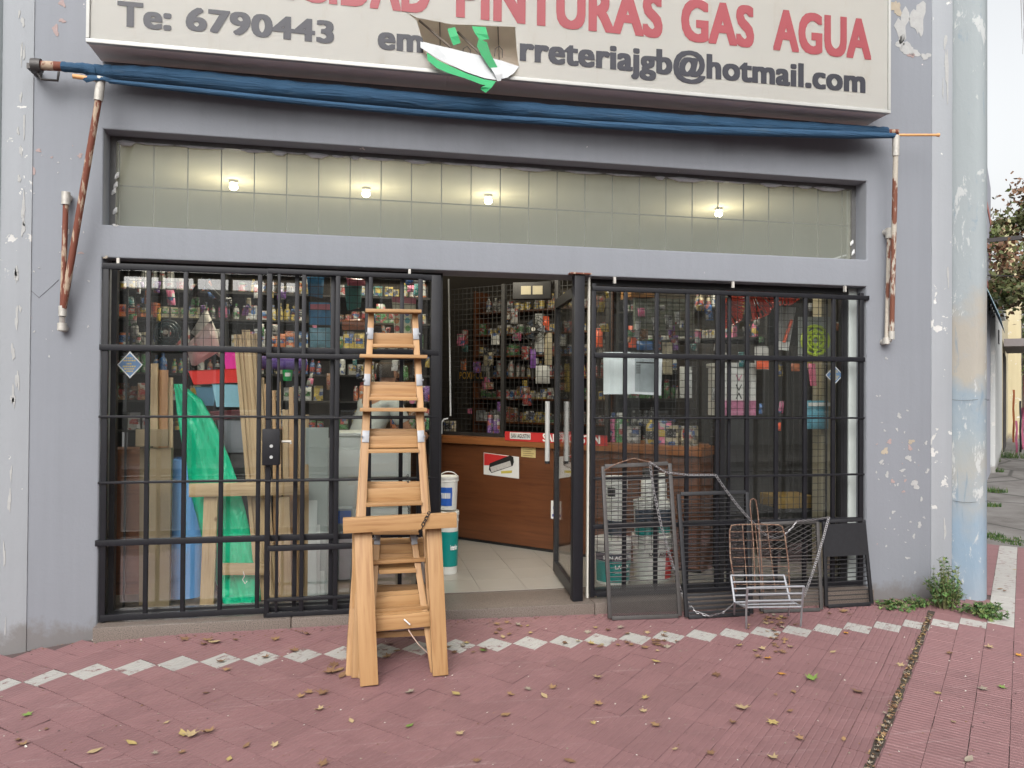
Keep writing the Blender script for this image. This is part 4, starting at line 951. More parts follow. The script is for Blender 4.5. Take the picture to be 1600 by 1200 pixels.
cc = [(869.5+5.5*math.cos(k*.524), 793.5+7.5*math.sin(k*.524)) for k in range(12)]; card('blue_disc', cc, -.0035, M_blue, st, .0008); card('blue_bar', [(863,803),(876,804),(876,808),(863,807)], -.0035, M_blue, st, .0008)
# black wire security screen on the counter
sc = thing('counter_screen', MC @ Vector((-.5,.1,HC)), 'black square wire security screen standing on the diagonal counter', 'screen')
for u in (uS, -.62, -.05, .45): MB().mat(M_blackd).box((u-.018,.07,HC+.001),(u+.018,.11,2.45), MC).build('post', sc)
MB().mat(M_blackd).box((uS,.072,HC+.001),(.45,.108,HC+.035), MC).build('rail', sc)
mb = MB().mat(M_blackd)
k = uS
while k < .45: mb.box((k-.0018,.088,HC+.03),(k+.0018,.0916,2.45), MC); k += .05
z = HC+.06
while z < 2.45: mb.box((uS,.0917,z-.0018),(.45,.0953,z+.0018), MC); z += .05
mb.build('wire_mesh', sc)

# ------------------------------------------------------------------ paint buckets
M_bw = paint((.66,.66,.62), .4, .06); M_teal = paint((.0,.22,.20), .35, .08); M_navy = paint((.03,.045,.07), .4, .1); M_bblue = paint((.02,.10,.42), .4, .08)
def arc_panel(mb, c, r, z0, z1, a0, a1, n=10, taper=0):
    """curved label; angle 0 faces the street (-Y), positive to the right"""
    vs = []; fs = []
    for k in range(n+1):
        a = a0+(a1-a0)*k/n
        for z, rr in ((z0, r), (z1, r+taper)): vs.append((c[0]+rr*math.sin(a), c[1]-rr*math.cos(a), z))
    for k in range(n): fs.append((2*k, 2*k+2, 2*k+3, 2*k+1))
    return mb.add(vs, fs)
def wrap_text(s, c, r, z0, z1, a0, a1, mat, par, bold=.04):
    o = text('lettering', s, a0*r, a1*r, z0, z1, 0, mat, par, bold, Matrix.Identity(4))
    for v in o.data.vertices:
        a = v.co.x/r; rr = r+.0012+v.co.z*.5; z = v.co.y; v.co = (c[0]+rr*math.sin(a), c[1]-rr*math.cos(a), z)
    return o
def bucket(label, c, r, h, bands=(), lid=True, handle=1, txt=()):
    t = thing('paint_bucket', c, label, 'paint bucket', 'plastic paint buckets')
    rb_ = r*.90
    MB().mat(M_bw).lathe([(rb_*.97,0),(rb_,.01),(r*.985,h*.80),(r*.985,h*.81),(r*1.03,h*.815),(r*1.03,h*.84),(r*.99,h*.845),(r,h*.9),(r*1.0,h*.905)], c, 32).build('body', t, smooth=True)
    if lid: MB().mat(M_bw).lathe([(r*1.04,h*.906),(r*1.06,h*.915),(r*1.06,h*.965),(r*1.03,h*.975),(r*.93,h*.975),(r*.92,h*.96),(.01,h*.96)], c, 32).build('lid', t, smooth=True)
    for z0, z1, a0, a1, m_ in bands:
        R0 = rb_+(r*.985-rb_)*z0/.8+.0015; R1 = rb_+(r*.985-rb_)*z1/.8+.0015
        b_ = MB().mat(m_); arc_panel(b_, c, R0, c[2]+h*z0, c[2]+h*z1, a0, a1, 14, R1-R0); b_.build('label_band', t, smooth=True)
    for s, z0, z1, a0, a1, m_ in txt:
        R0 = rb_+(r*.985-rb_)*z0/.8+.003; wrap_text(s, c, R0+.001, c[2]+h*z0, c[2]+h*z1, a0, a1, m_, t)
    if handle:
        hz_ = c[2]+h*.83; pts = []
        for k in range(13):
            a = math.pi*k/12; sgn = 1 if handle > 0 else -1
            pts.append((c[0]-r*1.05*math.cos(a), c[1]-r*.55*math.sin(a), hz_ + sgn*r*(.95 if sgn > 0 else .75)*math.sin(a)))
        MB().mat(M_bw).tube(pts, .004, 6).build('handle', t, smooth=True)
    return t
ZD = ZF
def bk(px0, px1, pyb, pyt, Y, z0=None):
    a = at(px0,(pyb+pyt)/2,Y); e = at(px1,(pyb+pyt)/2,Y); r = (e-a).length/2/1.05; c = (a+e)/2
    zb_ = at((px0+px1)/2, pyb, Y-r*.2).z if z0 is None else z0; zt_ = at((px0+px1)/2, pyt, Y).z
    return (c.x, Y, zb_), r, zt_-zb_
c, r, h = bk(928,986,930,838,.42,ZD)
bucket('large bucket with black SAN AGUSTIN band and teal label on the floor left', c, r, h, [(.52,.70,-1.5,1.5,M_navy), (.06,.515,-1.5,1.5,M_teal)], handle=-1, txt=[('SAN AGUSTIN',.56,.64,-.85,1.0,M_txtw), ('LATEX',.36,.44,-.2,.7,M_txtw), ('interior exterior',.27,.31,-.2,.8,M_txtw)])
c2, r2, h2 = bk(945,980,836,742,.46,c[2]+h)
bucket('white bucket with dark label on top of the teal SAN AGUSTIN bucket', c2, r2, h2, [(.02,.26,-1.3,1.3,M_navy), (.66,.8,-1.2,-.4,M_blackd), (.66,.8,.3,1.2,M_blackd)], handle=-1)
c, r, h = bk(988,1050,928,832,.50,ZD)
bucket('large white bucket with red label and SAN AGUSTIN name on the floor right', c, r, h, [(.04,.66,.35,1.5,M_redp)], txt=[('SAN AGUSTIN',.55,.63,-.55,.95,M_txtk)], handle=-1)
c2, r2, h2 = bk(990,1022,832,780,.44,c[2]+h*.98)
bucket('small bucket with navy and teal label stacked left on the large red one', c2, r2, h2, [(.3,.75,-1.4,1.4,M_navy), (.04,.29,-1.4,1.4,M_teal)])
c3, r3, h3 = bk(1020,1048,832,782,.52,c[2]+h*.98)
bucket('small bucket with teal label stacked right on the large red one', c3, r3, h3, [(.35,.75,-1.4,1.4,M_navy), (.04,.34,-1.4,1.4,M_teal)])
for k, (a, e, pb_, pt_, Y) in enumerate(((1002,1020,782,733,.45),(1026,1041,782,738,.52))):
    p0, p1 = at(a,pb_,Y), at(e,pb_,Y); r = (p1-p0).length/2; cx = (p0.x+p1.x)/2; h = at(a,pt_,Y).z-p0.z; z0 = (c2[2]+h2*.975) if k == 0 else (c3[2]+h3*.975)
    t = thing('white_bottle', (cx,Y,z0), ['wide white capped jar on the left small bucket', 'slim white capped jar on the right small bucket'][k], 'jar')
    MB().mat(M_bw).lathe([(r,0),(r,h*.62),(r*.7,h*.74),(r*.7,h*.78)], (cx,Y,z0), 18).build('body', t, smooth=True)
    MB().mat(M_blackd if k == 0 else M_bw).lathe([(r*.78,h*.781),(r*.78,h*.98),(r*.7,h)], (cx,Y,z0), 18).build('cap', t, smooth=True)
c, r, h = bk(684,717,856,795,.9,ZD)
h = at(700,795,.9).z-ZD
bucket('bucket with teal label on the floor just inside the doorway, bottom of the stack', c, r, h, [(.12,.66,-1.5,1.5,M_teal)], handle=0, txt=[('interior',.38,.46,.1,.9,M_txtw)])
c2, r2, h2 = bk(683,716,795,742,.9,c[2]+h)
bucket('white bucket with blue label and raised handle, top of the doorway stack', c2, r2, h2, [(.12,.66,-1.0,.35,M_bblue), (.34,.5,-.8,.15,M_bw)], handle=1)

# ------------------------------------------------------------------ things behind the left window
def mk(name, label, cat, loc, group=None): return thing(name, loc, label, cat, group)
def cyl_thing(name, label, cat, p0, p1, r, mat, r1=None, n=16, group=None):
    t = MB().mat(mat).tube([p0, p1], r, n, rs=[r, r1 or r]).build(name, None, smooth=True); return tag(t, label, cat, group)
def FL(px, Y): p = at(px, 900, Y); return Vector((p.x, Y, ZF))
# side counter
p0 = FL(158,.40); p1 = FL(222,.40); t = mk('side_counter', 'reddish brown wooden counter end at the far left behind the glass', 'counter', (p0+p1)/2)
zt = at(190,702,.40).z
beam('front_panel', Vector((p0.x,.40,(ZF+zt)/2)), Vector((p1.x,.40,(ZF+zt)/2)), zt-ZF-.12, .03, wood((.30,.12,.055), (.18,.07,.03), .6, .35, False), t)
beam('top_edge', Vector((p0.x,.50,zt-.055)), Vector((p1.x+.02,.50,zt-.055)), .11, .24, M_brownwood2, t)
# planks and cardboard
M_card = paint((.23,.175,.10), .8, .12, 6); M_card2 = paint((.20,.15,.085), .8, .12, 6)
for k, (x, ty, w, m_) in enumerate(((240,568,.055,M_palewood), (254,578,.07,M_brownwood2), (266,590,.035,M_palewood))):
    o = beam('plank', FL(x+1,.42+.03*k), at(x,ty,.42+.03*k), w, .02, m_ if k != 1 else wood((.52,.29,.13), (.34,.17,.07), .8, .6)); tag(o, ['tall pale plank standing left of the cardboard', 'wide reddish plank standing behind the cardboard tube', 'narrow pale plank beside the green plastic sheet'][k], 'plank')
o = beam('folded_carton', FL(228,.36), at(229,672,.36), .07, .05, M_card2); tag(o, 'long folded brown cardboard panel beside the side counter', 'cardboard')
t = mk('cardboard_carton', 'tall printed flattened cardboard carton standing behind the left window', 'carton', FL(250,.30))
beam('carton', FL(247,.30), at(250,700,.30), at(266,800,.30).x-at(228,800,.30).x, .05, M_card, t)
pt = MB().mat(paint((.12,.09,.06), .8))
for k in range(9):
    a = at(246+k*2.2, 766+(k%3)*5, .27); e = at(244+k*2.2, 850+(k*7)%19, .27)
    z = a.z
    while z > e.z:
        h_ = random.uniform(.004,.014); pt.box((a.x-.0016,.2728,z-h_),(a.x+.0016,.2738,z)); z -= h_+random.uniform(.004,.01)
pt.build('print', t)['kind'] = 'stuff'
o = beam('tape_band', at(212,684,.255), at(263,684,.255), .11, .012, M_card); tag(o, 'wide flat cardboard piece lying across the tall carton', 'cardboard')
# blue foam roll
t = mk('foam_roll', 'thick light blue foam roll standing on end', 'foam roll', FL(292,.55)); r = (at(320,850,.5).x-at(264,850,.5).x)/2; c = FL(291,.55); zt = at(290,716,.55).z
M_foamb = paint((.17,.45,.90), .75, .06, 8)
MB().mat(M_foamb).lathe([(r,0),(r*1.01,.3),(r,.6),(r*.99,zt-ZF-.02),(r*.95,zt-ZF)], c, 28).build('roll', t, smooth=True)
sp = [Vector((c.x+r*(1-.8*k/30)*math.cos(k*.6), c.y+r*(1-.8*k/30)*math.sin(k*.6), zt+.001)) for k in range(31)]
MB().mat(paint((.03,.13,.35), .8)).tube(sp, .004, 4).build('spiral_edge', t)
# green plastic sheet: crumpled standing sheet
M_green, nt, b = nmat('green_plastic'); v = worldpos(nt); f = noise(nt, 3, 3, .5, v); c_ = mixc(nt, f, (.0,.46,.22), (.0,.56,.30)); nt.links.new(c_, b.inputs['Base Color']); b.inputs['Roughness'].default_value = .28
bump(nt, b, noise(nt, 6, 4, .6, worldpos(nt, (1.6,1.6,.6)), 1.2), .7, .03)
L_ = [(272,600),(276,640),(282,680),(289,730),(297,770),(308,810),(318,850),(330,890),(343,925),(352,955)]
R_ = [(285,600),(316,625),(338,665),(358,715),(372,755),(384,800),(394,845),(404,885),(408,920),(408,950)]
grid = []
for i in range(28):
    q = i/27*9; k = min(8, int(q)); f = q-k; lx = L_[k][0]+(L_[k+1][0]-L_[k][0])*f; ly = L_[k][1]+(L_[k+1][1]-L_[k][1])*f; rx = R_[k][0]+(R_[k+1][0]-R_[k][0])*f; ry = R_[k][1]+(R_[k+1][1]-R_[k][1])*f
    row = []
    for j in range(17):
        u = j/16; x = lx+(rx-lx)*u; y = ly+(ry-ly)*u
        Y = .50-.18*i/27 + .018*math.sin(u*9+i*.15)*(.4+.6*i/27) + .007*math.sin(u*21-i*.35) - .04*math.sin(math.pi*u)
        row.append(at(x, y, Y))
    grid.append(row)
o = sheet('green_sheet', grid, M_green, None, True, .003); tag(o, 'tall crumpled emerald green plastic sheet leaning behind the left window', 'plastic sheet')
# trestle inside
t = mk('trestle', 'unvarnished pine trestle standing inside behind the left window', 'trestle', FL(370,.27))
beam('top_beam', at(296,766,.26), at(482,762,.26), .085, .04, M_palewood, t); beam('leg', FL(324,.285), at(330,776,.285), .085, .035, M_palewood, t); beam('leg', FL(448,.285), at(444,776,.285), .07, .035, M_palewood, t)
beam('crossbar', at(343,889,.25), at(414,889,.25), .075, .022, M_palewood, t); 
MB().mat(M_white).tube([at(380,893,.235), at(382,900,.225), at(379,906,.225), at(383,912,.225), at(386,908,.225)], .0025, 6).build('twine', t)
# timber strips
rg = random.Random(2)
for k in range(6):
    x0 = 368+k*6.5; x1 = 404+k*5.5; o = beam('timber_strip', FL(x1,.34+.012*(k%2)), at(x0,518+rg.uniform(-3,5),.38+.015*(k%3)), .026, .018, M_palewood); tag(o, 'long pale timber strip in the tall bundle behind the left grille', 'timber strip', 'tall bundle of pale timber strips')
for k in range(9):
    x0 = [408,415,428,436,446,455,462,470,478][k]; ty = [590,600,610,596,640,605,630,650,648][k]; o = beam('timber_strip', FL(x0+4-k*.5,.34+.02*(k%3)), at(x0,ty,.42), rg.choice([.022,.03,.04]), .018, rg.choice([M_palewood, M_palewood, wood((.62,.42,.22), (.42,.25,.11))])); tag(o, 'shorter pale timber strip standing in the loose row by the gate', 'timber strip', 'loose row of shorter timber strips')
# white panels / plastic gutters
M_pvc = paint((.55,.60,.58), .35, .06, 3); M_pvc2 = paint((.62,.66,.64), .35, .05, 3)
for k in range(5):
    x = 488+k*7.5; o = beam('plastic_profile', FL(x,.36+.02*k), at(x+2,672+4*k,.44), .035 if k else .06, .012, M_pvc2 if k % 2 else M_pvc, None); tag(o, 'long white plastic profile standing beside the timber strips', 'plastic profile', 'white plastic profiles by the left window')
cv = MB().mat(paint((.33,.38,.36), .3, .08, 4)).box((at(476,800,.40).x,.40,ZF),(at(512,800,.40).x,.412,at(495,668,.40).z)).build('clear_sheet'); tag(cv, 'greyish translucent plastic sheet standing behind the gate leaf', 'plastic sheet')
# white storage cabinet
Yc = 1.0; x0, x1 = at(524,700,Yc).x, at(642,700,Yc).x; zt = at(560,676,Yc).z
t = mk('storage_cabinet', 'low white plastic cabinet in the middle behind the ladders', 'cabinet', ((x0+x1)/2, Yc+.2, ZF))
MB().mat(M_pvc).box((x0,Yc,ZF+.02),(x1,Yc+.42,zt-.03)).build('body', t, bevel=.008); MB().mat(M_pvc2).box((x0-.015,Yc-.015,zt-.029),(x1+.015,Yc+.435,zt)).build('top', t, bevel=.006)
z = ZF+.05
while z < zt-.25: MB().mat(M_pvc2).box((x0+.02,Yc-.014,z),(x1-.02,Yc-.001,z+.21)).build('drawer_front', t, bevel=.005); z += .23
t = mk('jerrycan', 'blue labelled tin box low in front of the white cabinet', 'tin box', FL(537,.8)); a = at(524,795,.8); e = at(550,860,.8)
MB().mat(paint((.22,.26,.28), .5)).box((a.x,.8,ZF),(e.x,.95,a.z)).build('body', t, bevel=.004); MB().mat(M_bblue).box((a.x+.01,.7965,lerp(a,e,.35).z),(e.x-.01,.799,lerp(a,e,.05).z)).build('label', t)
# plastic trays and tubs stacked high
M_pink = paint((.95,.06,.46), .35, .05); M_redt = paint((.90,.06,.05), .35, .06); M_lblue = paint((.30,.58,.70), .35, .06); M_bluedk = paint((.08,.20,.30), .4, .08); M_purple = paint((.14,.08,.32), .35, .1)
def tray(label, px0, px1, py0, py1, Y, mat, dep=.30, rot=0, flare=.03):
    a, e = at(px0,py0,Y), at(px1,py0,Y); zt_ = a.z; zb_ = at(px0,py1,Y).z; w = (e-a).length; c = (a+e)/2; 
    M = Matrix.Translation((c.x, Y+dep/2, zb_)) @ Matrix.Rotation(rot, 4, 'Y'); h = zt_-zb_; f = flare
    def ring(hx, hy, z): return [Vector(q) for q in ((-hx,-hy,z),(hx,-hy,z),(hx,hy,z),(-hx,hy,z))]
    R1 = ring(w/2-f, dep/2-f, 0); R2 = ring(w/2-.006, dep/2-.006, h-.006); R3 = ring(w/2, dep/2, h); R4 = ring(w/2-.012, dep/2-.012, h); R5 = ring(w/2-f-.004, dep/2-f-.004, .006)
    vs = [M @ q for q in R1+R2+R3+R4+R5]; fs = [(3,2,1,0)]
    for b0 in (0, 4, 8, 12):
        for k in range(4): fs.append((b0+k, b0+(k+1)%4, b0+4+(k+1)%4, b0+4+k))
    fs.append((16,17,18,19))
    o = MB().mat(mat).add(vs, fs).build('plastic_tray'); return tag(o, label, 'plastic tray')
tray('bright pink plastic tray on top of the tray pile', 345, 402, 546, 582, .46, M_pink, .22, .05)
tray('red plastic tray under the pink one', 294, 404, 576, 598, .45, M_redt, .22, -.06)
tray('light blue plastic tub under the red tray', 330, 400, 600, 636, .46, M_lblue, .22, .0)
tray('dark blue plastic tub left of the light blue one', 303, 340, 604, 634, .48, M_bluedk, .22, .0)
tray('pale pink flat tray near the bottom of the tray pile', 318, 402, 642, 654, .60, paint((.42,.12,.15), .4), .3, -.07)
tray('grey plastic box at the bottom of the tray pile', 338, 388, 656, 708, .60, paint((.24,.26,.29), .5), .3)
sp = thing('tray_stand', FL(370,.8), 'dark plain stand carrying the pile of plastic trays', 'stand')
MB().mat(M_blackd).box((at(330,700,.72).x,.62,ZF),(at(400,700,.72).x,.95,at(360,710,.60).z-.002)).build('body', sp, bevel=.006)
# bags
def bag(label, px, Y, mat, th=.06, group=None, cat='bag', band=None, name='bag'):
    """pillow shaped bag from four picture corners"""
    P = [at(*q, Y) for q in px]; n = 8; vs = []; fs = []; rg_ = random.Random(int(px[0][0]*7+px[0][1]))
    for s in (-1, 1):
        for i in range(n+1):
            for j in range(n+1):
                u, v_ = i/n, j/n; p = lerp(lerp(P[0], P[1], u), lerp(P[3], P[2], u), v_)
                q = (math.sin(math.pi*u)*math.sin(math.pi*v_))**.5 if 0 < u < 1 and 0 < v_ < 1 else 0
                vs.append(p+Vector((0, s*th*.5*q*(1+rg_.uniform(-.25,.25)), 0)))
    m_ = (n+1)**2
    for i in range(n):
        for j in range(n):
            a = i*(n+1)+j; fs.append((a, a+1, a+n+2, a+n+1)); fs.append((m_+a, m_+a+n+1, m_+a+n+2, m_+a+1))
    b_ = MB().mat(mat).add(vs, fs); 
    if band: 
        b_.mat(band[0]); q0, q1 = band[1], band[2]
        A = [lerp(P[0],P[3],q0), lerp(P[1],P[2],q0), lerp(P[1],P[2],q1), lerp(P[0],P[3],q1)]; cc_ = (A[0]+A[1]+A[2]+A[3])/4
        b_.prism([lerp(q,cc_,.12)+Vector((0,-th*.62,0)) for q in A], (0,-.001,0))
    o = b_.build(name, None, smooth=True); return tag(o, label, cat, group)
M_bagb = paint((.03,.22,.45), .35, .15, 30); M_bagw = paint((.62,.60,.55), .4, .15, 20); M_bagp = paint((.55,.14,.20), .4, .2, 20); M_bagg = paint((.05,.22,.20), .4, .3, 25); M_bago = paint((.42,.13,.05), .4, .4, 40); M_bagpw = paint((.60,.45,.44), .4, .1, 10)
bag('bright blue hanging bag at the top beside the gate post', ((479,430),(507,430),(504,466),(482,462)), .45, M_bagb)
bag('blue bag with pink band hanging in the middle of the left window', ((483,472),(518,472),(518,508),(483,508)), .45, M_bagb, band=(M_bagp,.1,.38))
bag('pale blue crinkled bag hanging lowest in the blue column', ((483,512),(518,512),(517,543),(484,543)), .45, paint((.16,.36,.45), .3, .3, 30))
bag('teal and yellow hanging bag left of the topmost ladder board', ((538,445),(566,440),(564,480),(542,486)), .5, M_bagg)
bag('orange speckled net bag left of the topmost ladder board', ((535,500),(570,498),(572,515),(534,516)), .5, M_bago)
bag('red edged packet hanging at the top left of the ladders', ((541,434),(572,437),(571,447),(543,446)), .45, M_bagp)
bag('white and pink crumpled bag standing above the red tray', ((290,540),(330,500),(345,548),(300,575)), .75, M_bagpw, .12)
bag('large off-white bag behind the pink tray', ((298,520),(322,480),(340,520),(345,560)), .85, M_bagw, .12)
t = mk('circle_banner', 'long hanging card strip printed with coloured circles behind the ladders', 'banner', at(630,500,.4))
def sheet4(nm, px, Y, mat, par, th=.002): return MB().mat(mat).prism([at(*q, Y) for q in px], (0, th, 0)).build(nm, par)
sheet4('card', ((612,464),(650,467),(648,545),(618,540)), .40, paint((.60,.58,.42), .5), t); sheet4('header', ((612,463),(650,466),(650,475),(613,472)), .397, M_bagp, t, .002)
CC = [paint(c_, .5) for c_ in ((.55,.08,.05),(.05,.08,.35),(.5,.2,.05),(.05,.3,.3),(.5,.06,.05),(.10,.3,.08),(.3,.05,.25),(.12,.35,.08),(.10,.10,.4),(.5,.3,.05))]
for k in range(10):
    px, py = 619+(k%2)*17+(k//2)*.6, 489+(k//2)*12; sheet4('circle', [(px+4.2*math.cos(a*.785), py+4.8*math.sin(a*.785)) for a in range(8)], .3965, CC[k], t, .001)
cyl_thing('purple_tube', 'purple and blue plastic tube lying across the upper left display', 'tube', at(408,566,.55), at(478,570,.62), .045, M_purple)
t = mk('green_tin', 'small bright green cup with a white label hanging by the gate', 'cup', at(449,585,.45)); c = at(449,595,.45); MB().mat(paint((.0,.28,.07), .35)).lathe([(.028,-.0),(.036,.075),(.034,.075),(.026,.008)], c, 16).build('body', t, smooth=True)
b_ = MB().mat(M_bw); arc_panel(b_, c, .0345, c.z+.03, c.z+.055, -.4, .7, 6); b_.build('label', t)
# electric fan and hose reel in the upper left
t = mk('coil', 'dark coil reel with a pale round hub high behind the left window', 'reel', at(262,520,.8)); c = at(262,520,.8)
for k, r in enumerate((.085,.065,.045)):
    MB().mat(paint((.02,.05,.06), .4, .3)).tube([c+Vector((r*math.cos(a*.524), -.02*k, r*math.sin(a*.524))) for a in range(13)], .012, 8).build('coil_turn', t, smooth=True)
MB().mat(M_offwhite).lathe([(.016,0),(.016,.02),(.008,.022)], (0,0,0), 14, Matrix.Translation(c+Vector((0,-.05,0))) @ Matrix.Rotation(R(90),4,'X')).build('hub', t, smooth=True)
t = mk('squeegee', 'dark T shaped squeegee handle hanging high in the left window', 'squeegee', at(330,450,.6))
MB().mat(M_blackd).tube([at(318,440,.6), at(345,468,.6)], .018, 8).build('handle', t); MB().mat(M_blackd).tube([at(300,462,.6), at(322,436,.6)], .026, 8).build('head', t)

# diamond security stickers on the panes, paper notice
M_dia = paint((.10,.19,.34), .45, .1); M_diaw = paint((.55,.57,.55), .45); M_diay = paint((.52,.42,.14), .5, .3, 60)
for (cx, cy, w, h, lab) in ((203,570,20,21,'blue diamond sticker with yellow print on the far left window pane'), (1304,586,14,15,'blue diamond sticker with yellow print on the far right window pane')):
    Yd = YG-.003; t = mk('diamond_sticker', lab, 'sticker', at(cx,cy,Yd))
    sheet4('border', ((cx-w,cy),(cx,cy-h),(cx+w,cy),(cx,cy+h)), Yd-.001, M_diaw, t, .001); sheet4('field', ((cx-w*.88,cy),(cx,cy-h*.88),(cx+w*.88,cy),(cx,cy+h*.88)), Yd-.0022, M_dia, t, .001)
    for k, (y, ww) in enumerate(((-.5,.32),(-.32,.5),(-.08,.25),(.12,.55),(.3,.45),(.48,.3))):
        x = -ww
        while x < ww-.08:
            l = random.uniform(.06,.16); sheet4('print_mark', ((cx+x*w,cy+(y-.055)*h),(cx+min(x+l,ww)*w,cy+(y-.055)*h),(cx+min(x+l,ww)*w,cy+(y+.055)*h),(cx+x*w,cy+(y+.055)*h)), Yd-.003, M_diay, t, .0006); x += l+.05
Yd = YG+.02
t = mk('paper_notice', 'white paper sheet with a grey printed picture taped inside the right window', 'paper', at(985,585,Yd))
sheet4('sheet', ((943,550),(985,550),(985,616),(943,616)), Yd, paint((.62,.68,.68), .6, .03, 2), t); sheet4('sheet', ((981,551),(1035,552),(1033,618),(982,615)), Yd+.004, paint((.60,.64,.66), .6, .03, 2), t)
sheet4('picture', ((992,560),(1025,561),(1024,613),(992,612)), Yd+.0025, paint((.27,.31,.32), .5, .25, 14), t, .001); sheet4('picture_line', ((994,565),(1022,566),(1022,568),(994,567)), Yd+.0012, M_txtk, t, .0008)
for k in range(5): sheet4('text_line', ((994,570+k*3),(1001,570+k*3),(1001,571.3+k*3),(994,571.3+k*3)), Yd+.0012, M_txtk, t, .0008)

# ------------------------------------------------------------------ shelves of goods
PAL = dict(red=(.32,.035,.03), orange=(.45,.13,.04), yellow=(.42,.31,.05), green=(.05,.19,.06), teal=(.03,.18,.18), blue=(.03,.11,.30), white=(.44,.45,.43), grey=(.25,.25,.24), black=(.025,.025,.028), brown=(.22,.11,.05), pink=(.58,.14,.26), purple=(.15,.06,.25), cream=(.36,.32,.22), silver=(.4,.41,.42))
def printed(col, k):
    """packaging: base colour with blocks and lines of print in other inks"""
    m, nt, b = nmat('packaging'); oi = nt.nodes.new('ShaderNodeObjectInfo'); t = nt.nodes.new('ShaderNodeTexCoord')
    add = nt.nodes.new('ShaderNodeVectorMath'); add.operation = 'MULTIPLY_ADD'; nt.links.new(oi.outputs['Random'], add.inputs[0]); add.inputs[1].default_value = (1.3,2.9,4.1); nt.links.new(t.outputs['Object'], add.inputs[2])
    mp = nt.nodes.new('ShaderNodeMapping'); mp.inputs['Scale'].default_value = (26,26,34); nt.links.new(add.outputs[0], mp.inputs[0])
    vo = nt.nodes.new('ShaderNodeTexVoronoi'); vo.distance = 'CHEBYCHEV'; vo.inputs['Scale'].default_value = 1; nt.links.new(mp.outputs[0], vo.inputs['Vector'])
    sp_ = nt.nodes.new('ShaderNodeSeparateColor'); nt.links.new(vo.outputs['Color'], sp_.inputs[0])
    dk = tuple(x*.35 for x in col); r = nt.nodes.new('ShaderNodeValToRGB'); r.color_ramp.interpolation = 'CONSTANT'; e = r.color_ramp.elements
    st = [(0, col), (.52, (.36,.36,.34)), (.66, dk), (.78, tuple(min(.8, x*1.5+.03) for x in col)), (.90, (.30,.06,.05) if k % 2 else (.05,.09,.22))]
    while len(e) < 5: e.new(.5)
    for el, (p, c) in zip(e, st): el.position = p; el.color = (*c, 1)
    nt.links.new(sp_.outputs[0], r.inputs[0])
    mp2 = nt.nodes.new('ShaderNodeMapping'); mp2.inputs['Scale'].default_value = (90,90,240); nt.links.new(add.outputs[0], mp2.inputs[0]); n2_ = noise(nt, 1, 2, .5, mp2.outputs[0])
    r2 = ramp(nt, n2_, [(.60, (0,0,0)), (.62, (.8,.8,.8))]); c = mixc(nt, r2.outputs[0], r.outputs[0], tuple(.55-x*.5 for x in col))
    nt.links.new(c, b.inputs['Base Color']); b.inputs['Roughness'].default_value = .35; return m
PM = {k: printed(v_, i) for i, (k, v_) in enumerate(PAL.items())}
PP = {k: paint(v_, .4, .12, 12) for k, v_ in PAL.items()}; PP['orange'] = paint((.75,.12,.045), .4, .1)
_meshes = {}
def goods_mesh(kind, col, lab):
    key = (kind, col, lab)
    if key in _meshes: return _meshes[key]
    b_ = MB().mat(PM[col])
    if kind == 'bottle':
        b_.lathe([(.032,0),(.034,.01),(.034,.11),(.028,.135),(.013,.15),(.013,.165)], (0,0,0), 12); b_.mat(PM[lab]).lathe([(.016,.166),(.016,.19),(.012,.193)], (0,0,0), 10); b_.lathe([(.0348,.03),(.0348,.09)], (0,0,0), 12)
    elif kind == 'spray can':
        b_.lathe([(.031,0),(.032,.005),(.032,.15),(.024,.165)], (0,0,0), 12); b_.mat(PM[lab]).lathe([(.024,.166),(.024,.195),(.02,.2)], (0,0,0), 10)
    elif kind == 'tin':
        b_.lathe([(.045,0),(.045,.10),(.047,.102),(.047,.107),(.04,.107)], (0,0,0), 14); b_.mat(PM[lab]).lathe([(.0458,.02),(.0458,.085)], (0,0,0), 14)
    elif kind == 'box':
        b_.box((-.045,-.04,0),(.045,.04,.13)); b_.mat(PM[lab]).box((-.036,-.042,.05),(.036,-.0405,.11))
    elif kind == 'packet':
        b_.add([(-.05,-.01,0),(.05,-.01,0),(.05,.01,.0),(-.05,.01,0),(-.046,-.022,.08),(.046,-.022,.08),(.046,.022,.08),(-.046,.022,.08),(-.05,-.003,.16),(.05,-.003,.16),(.05,.003,.16),(-.05,.003,.16)],
               [(3,2,1,0),(0,1,5,4),(1,2,6,5),(2,3,7,6),(3,0,4,7),(4,5,9,8),(5,6,10,9),(6,7,11,10),(7,4,8,11),(8,9,10,11)]); b_.mat(PM[lab]).add([(-.035,-.020,.05),(.035,-.020,.05),(.035,-.0245,.10),(-.035,-.0245,.10)], [(0,1,2,3)])
    me = b_.mesh(kind.replace(' ', '_'), 40); _meshes[key] = me; return me
def goods(kind, col, lab, M, where, label=None):
    o = bpy.data.objects.new(kind.replace(' ', '_'), goods_mesh(kind, col, lab)); link(o, None, M)
    tag(o, label or f'{col} {kind} with {lab} trim {where}', kind, f'{col} {kind}{"es" if kind == "box" else "s"} {where}'); return o
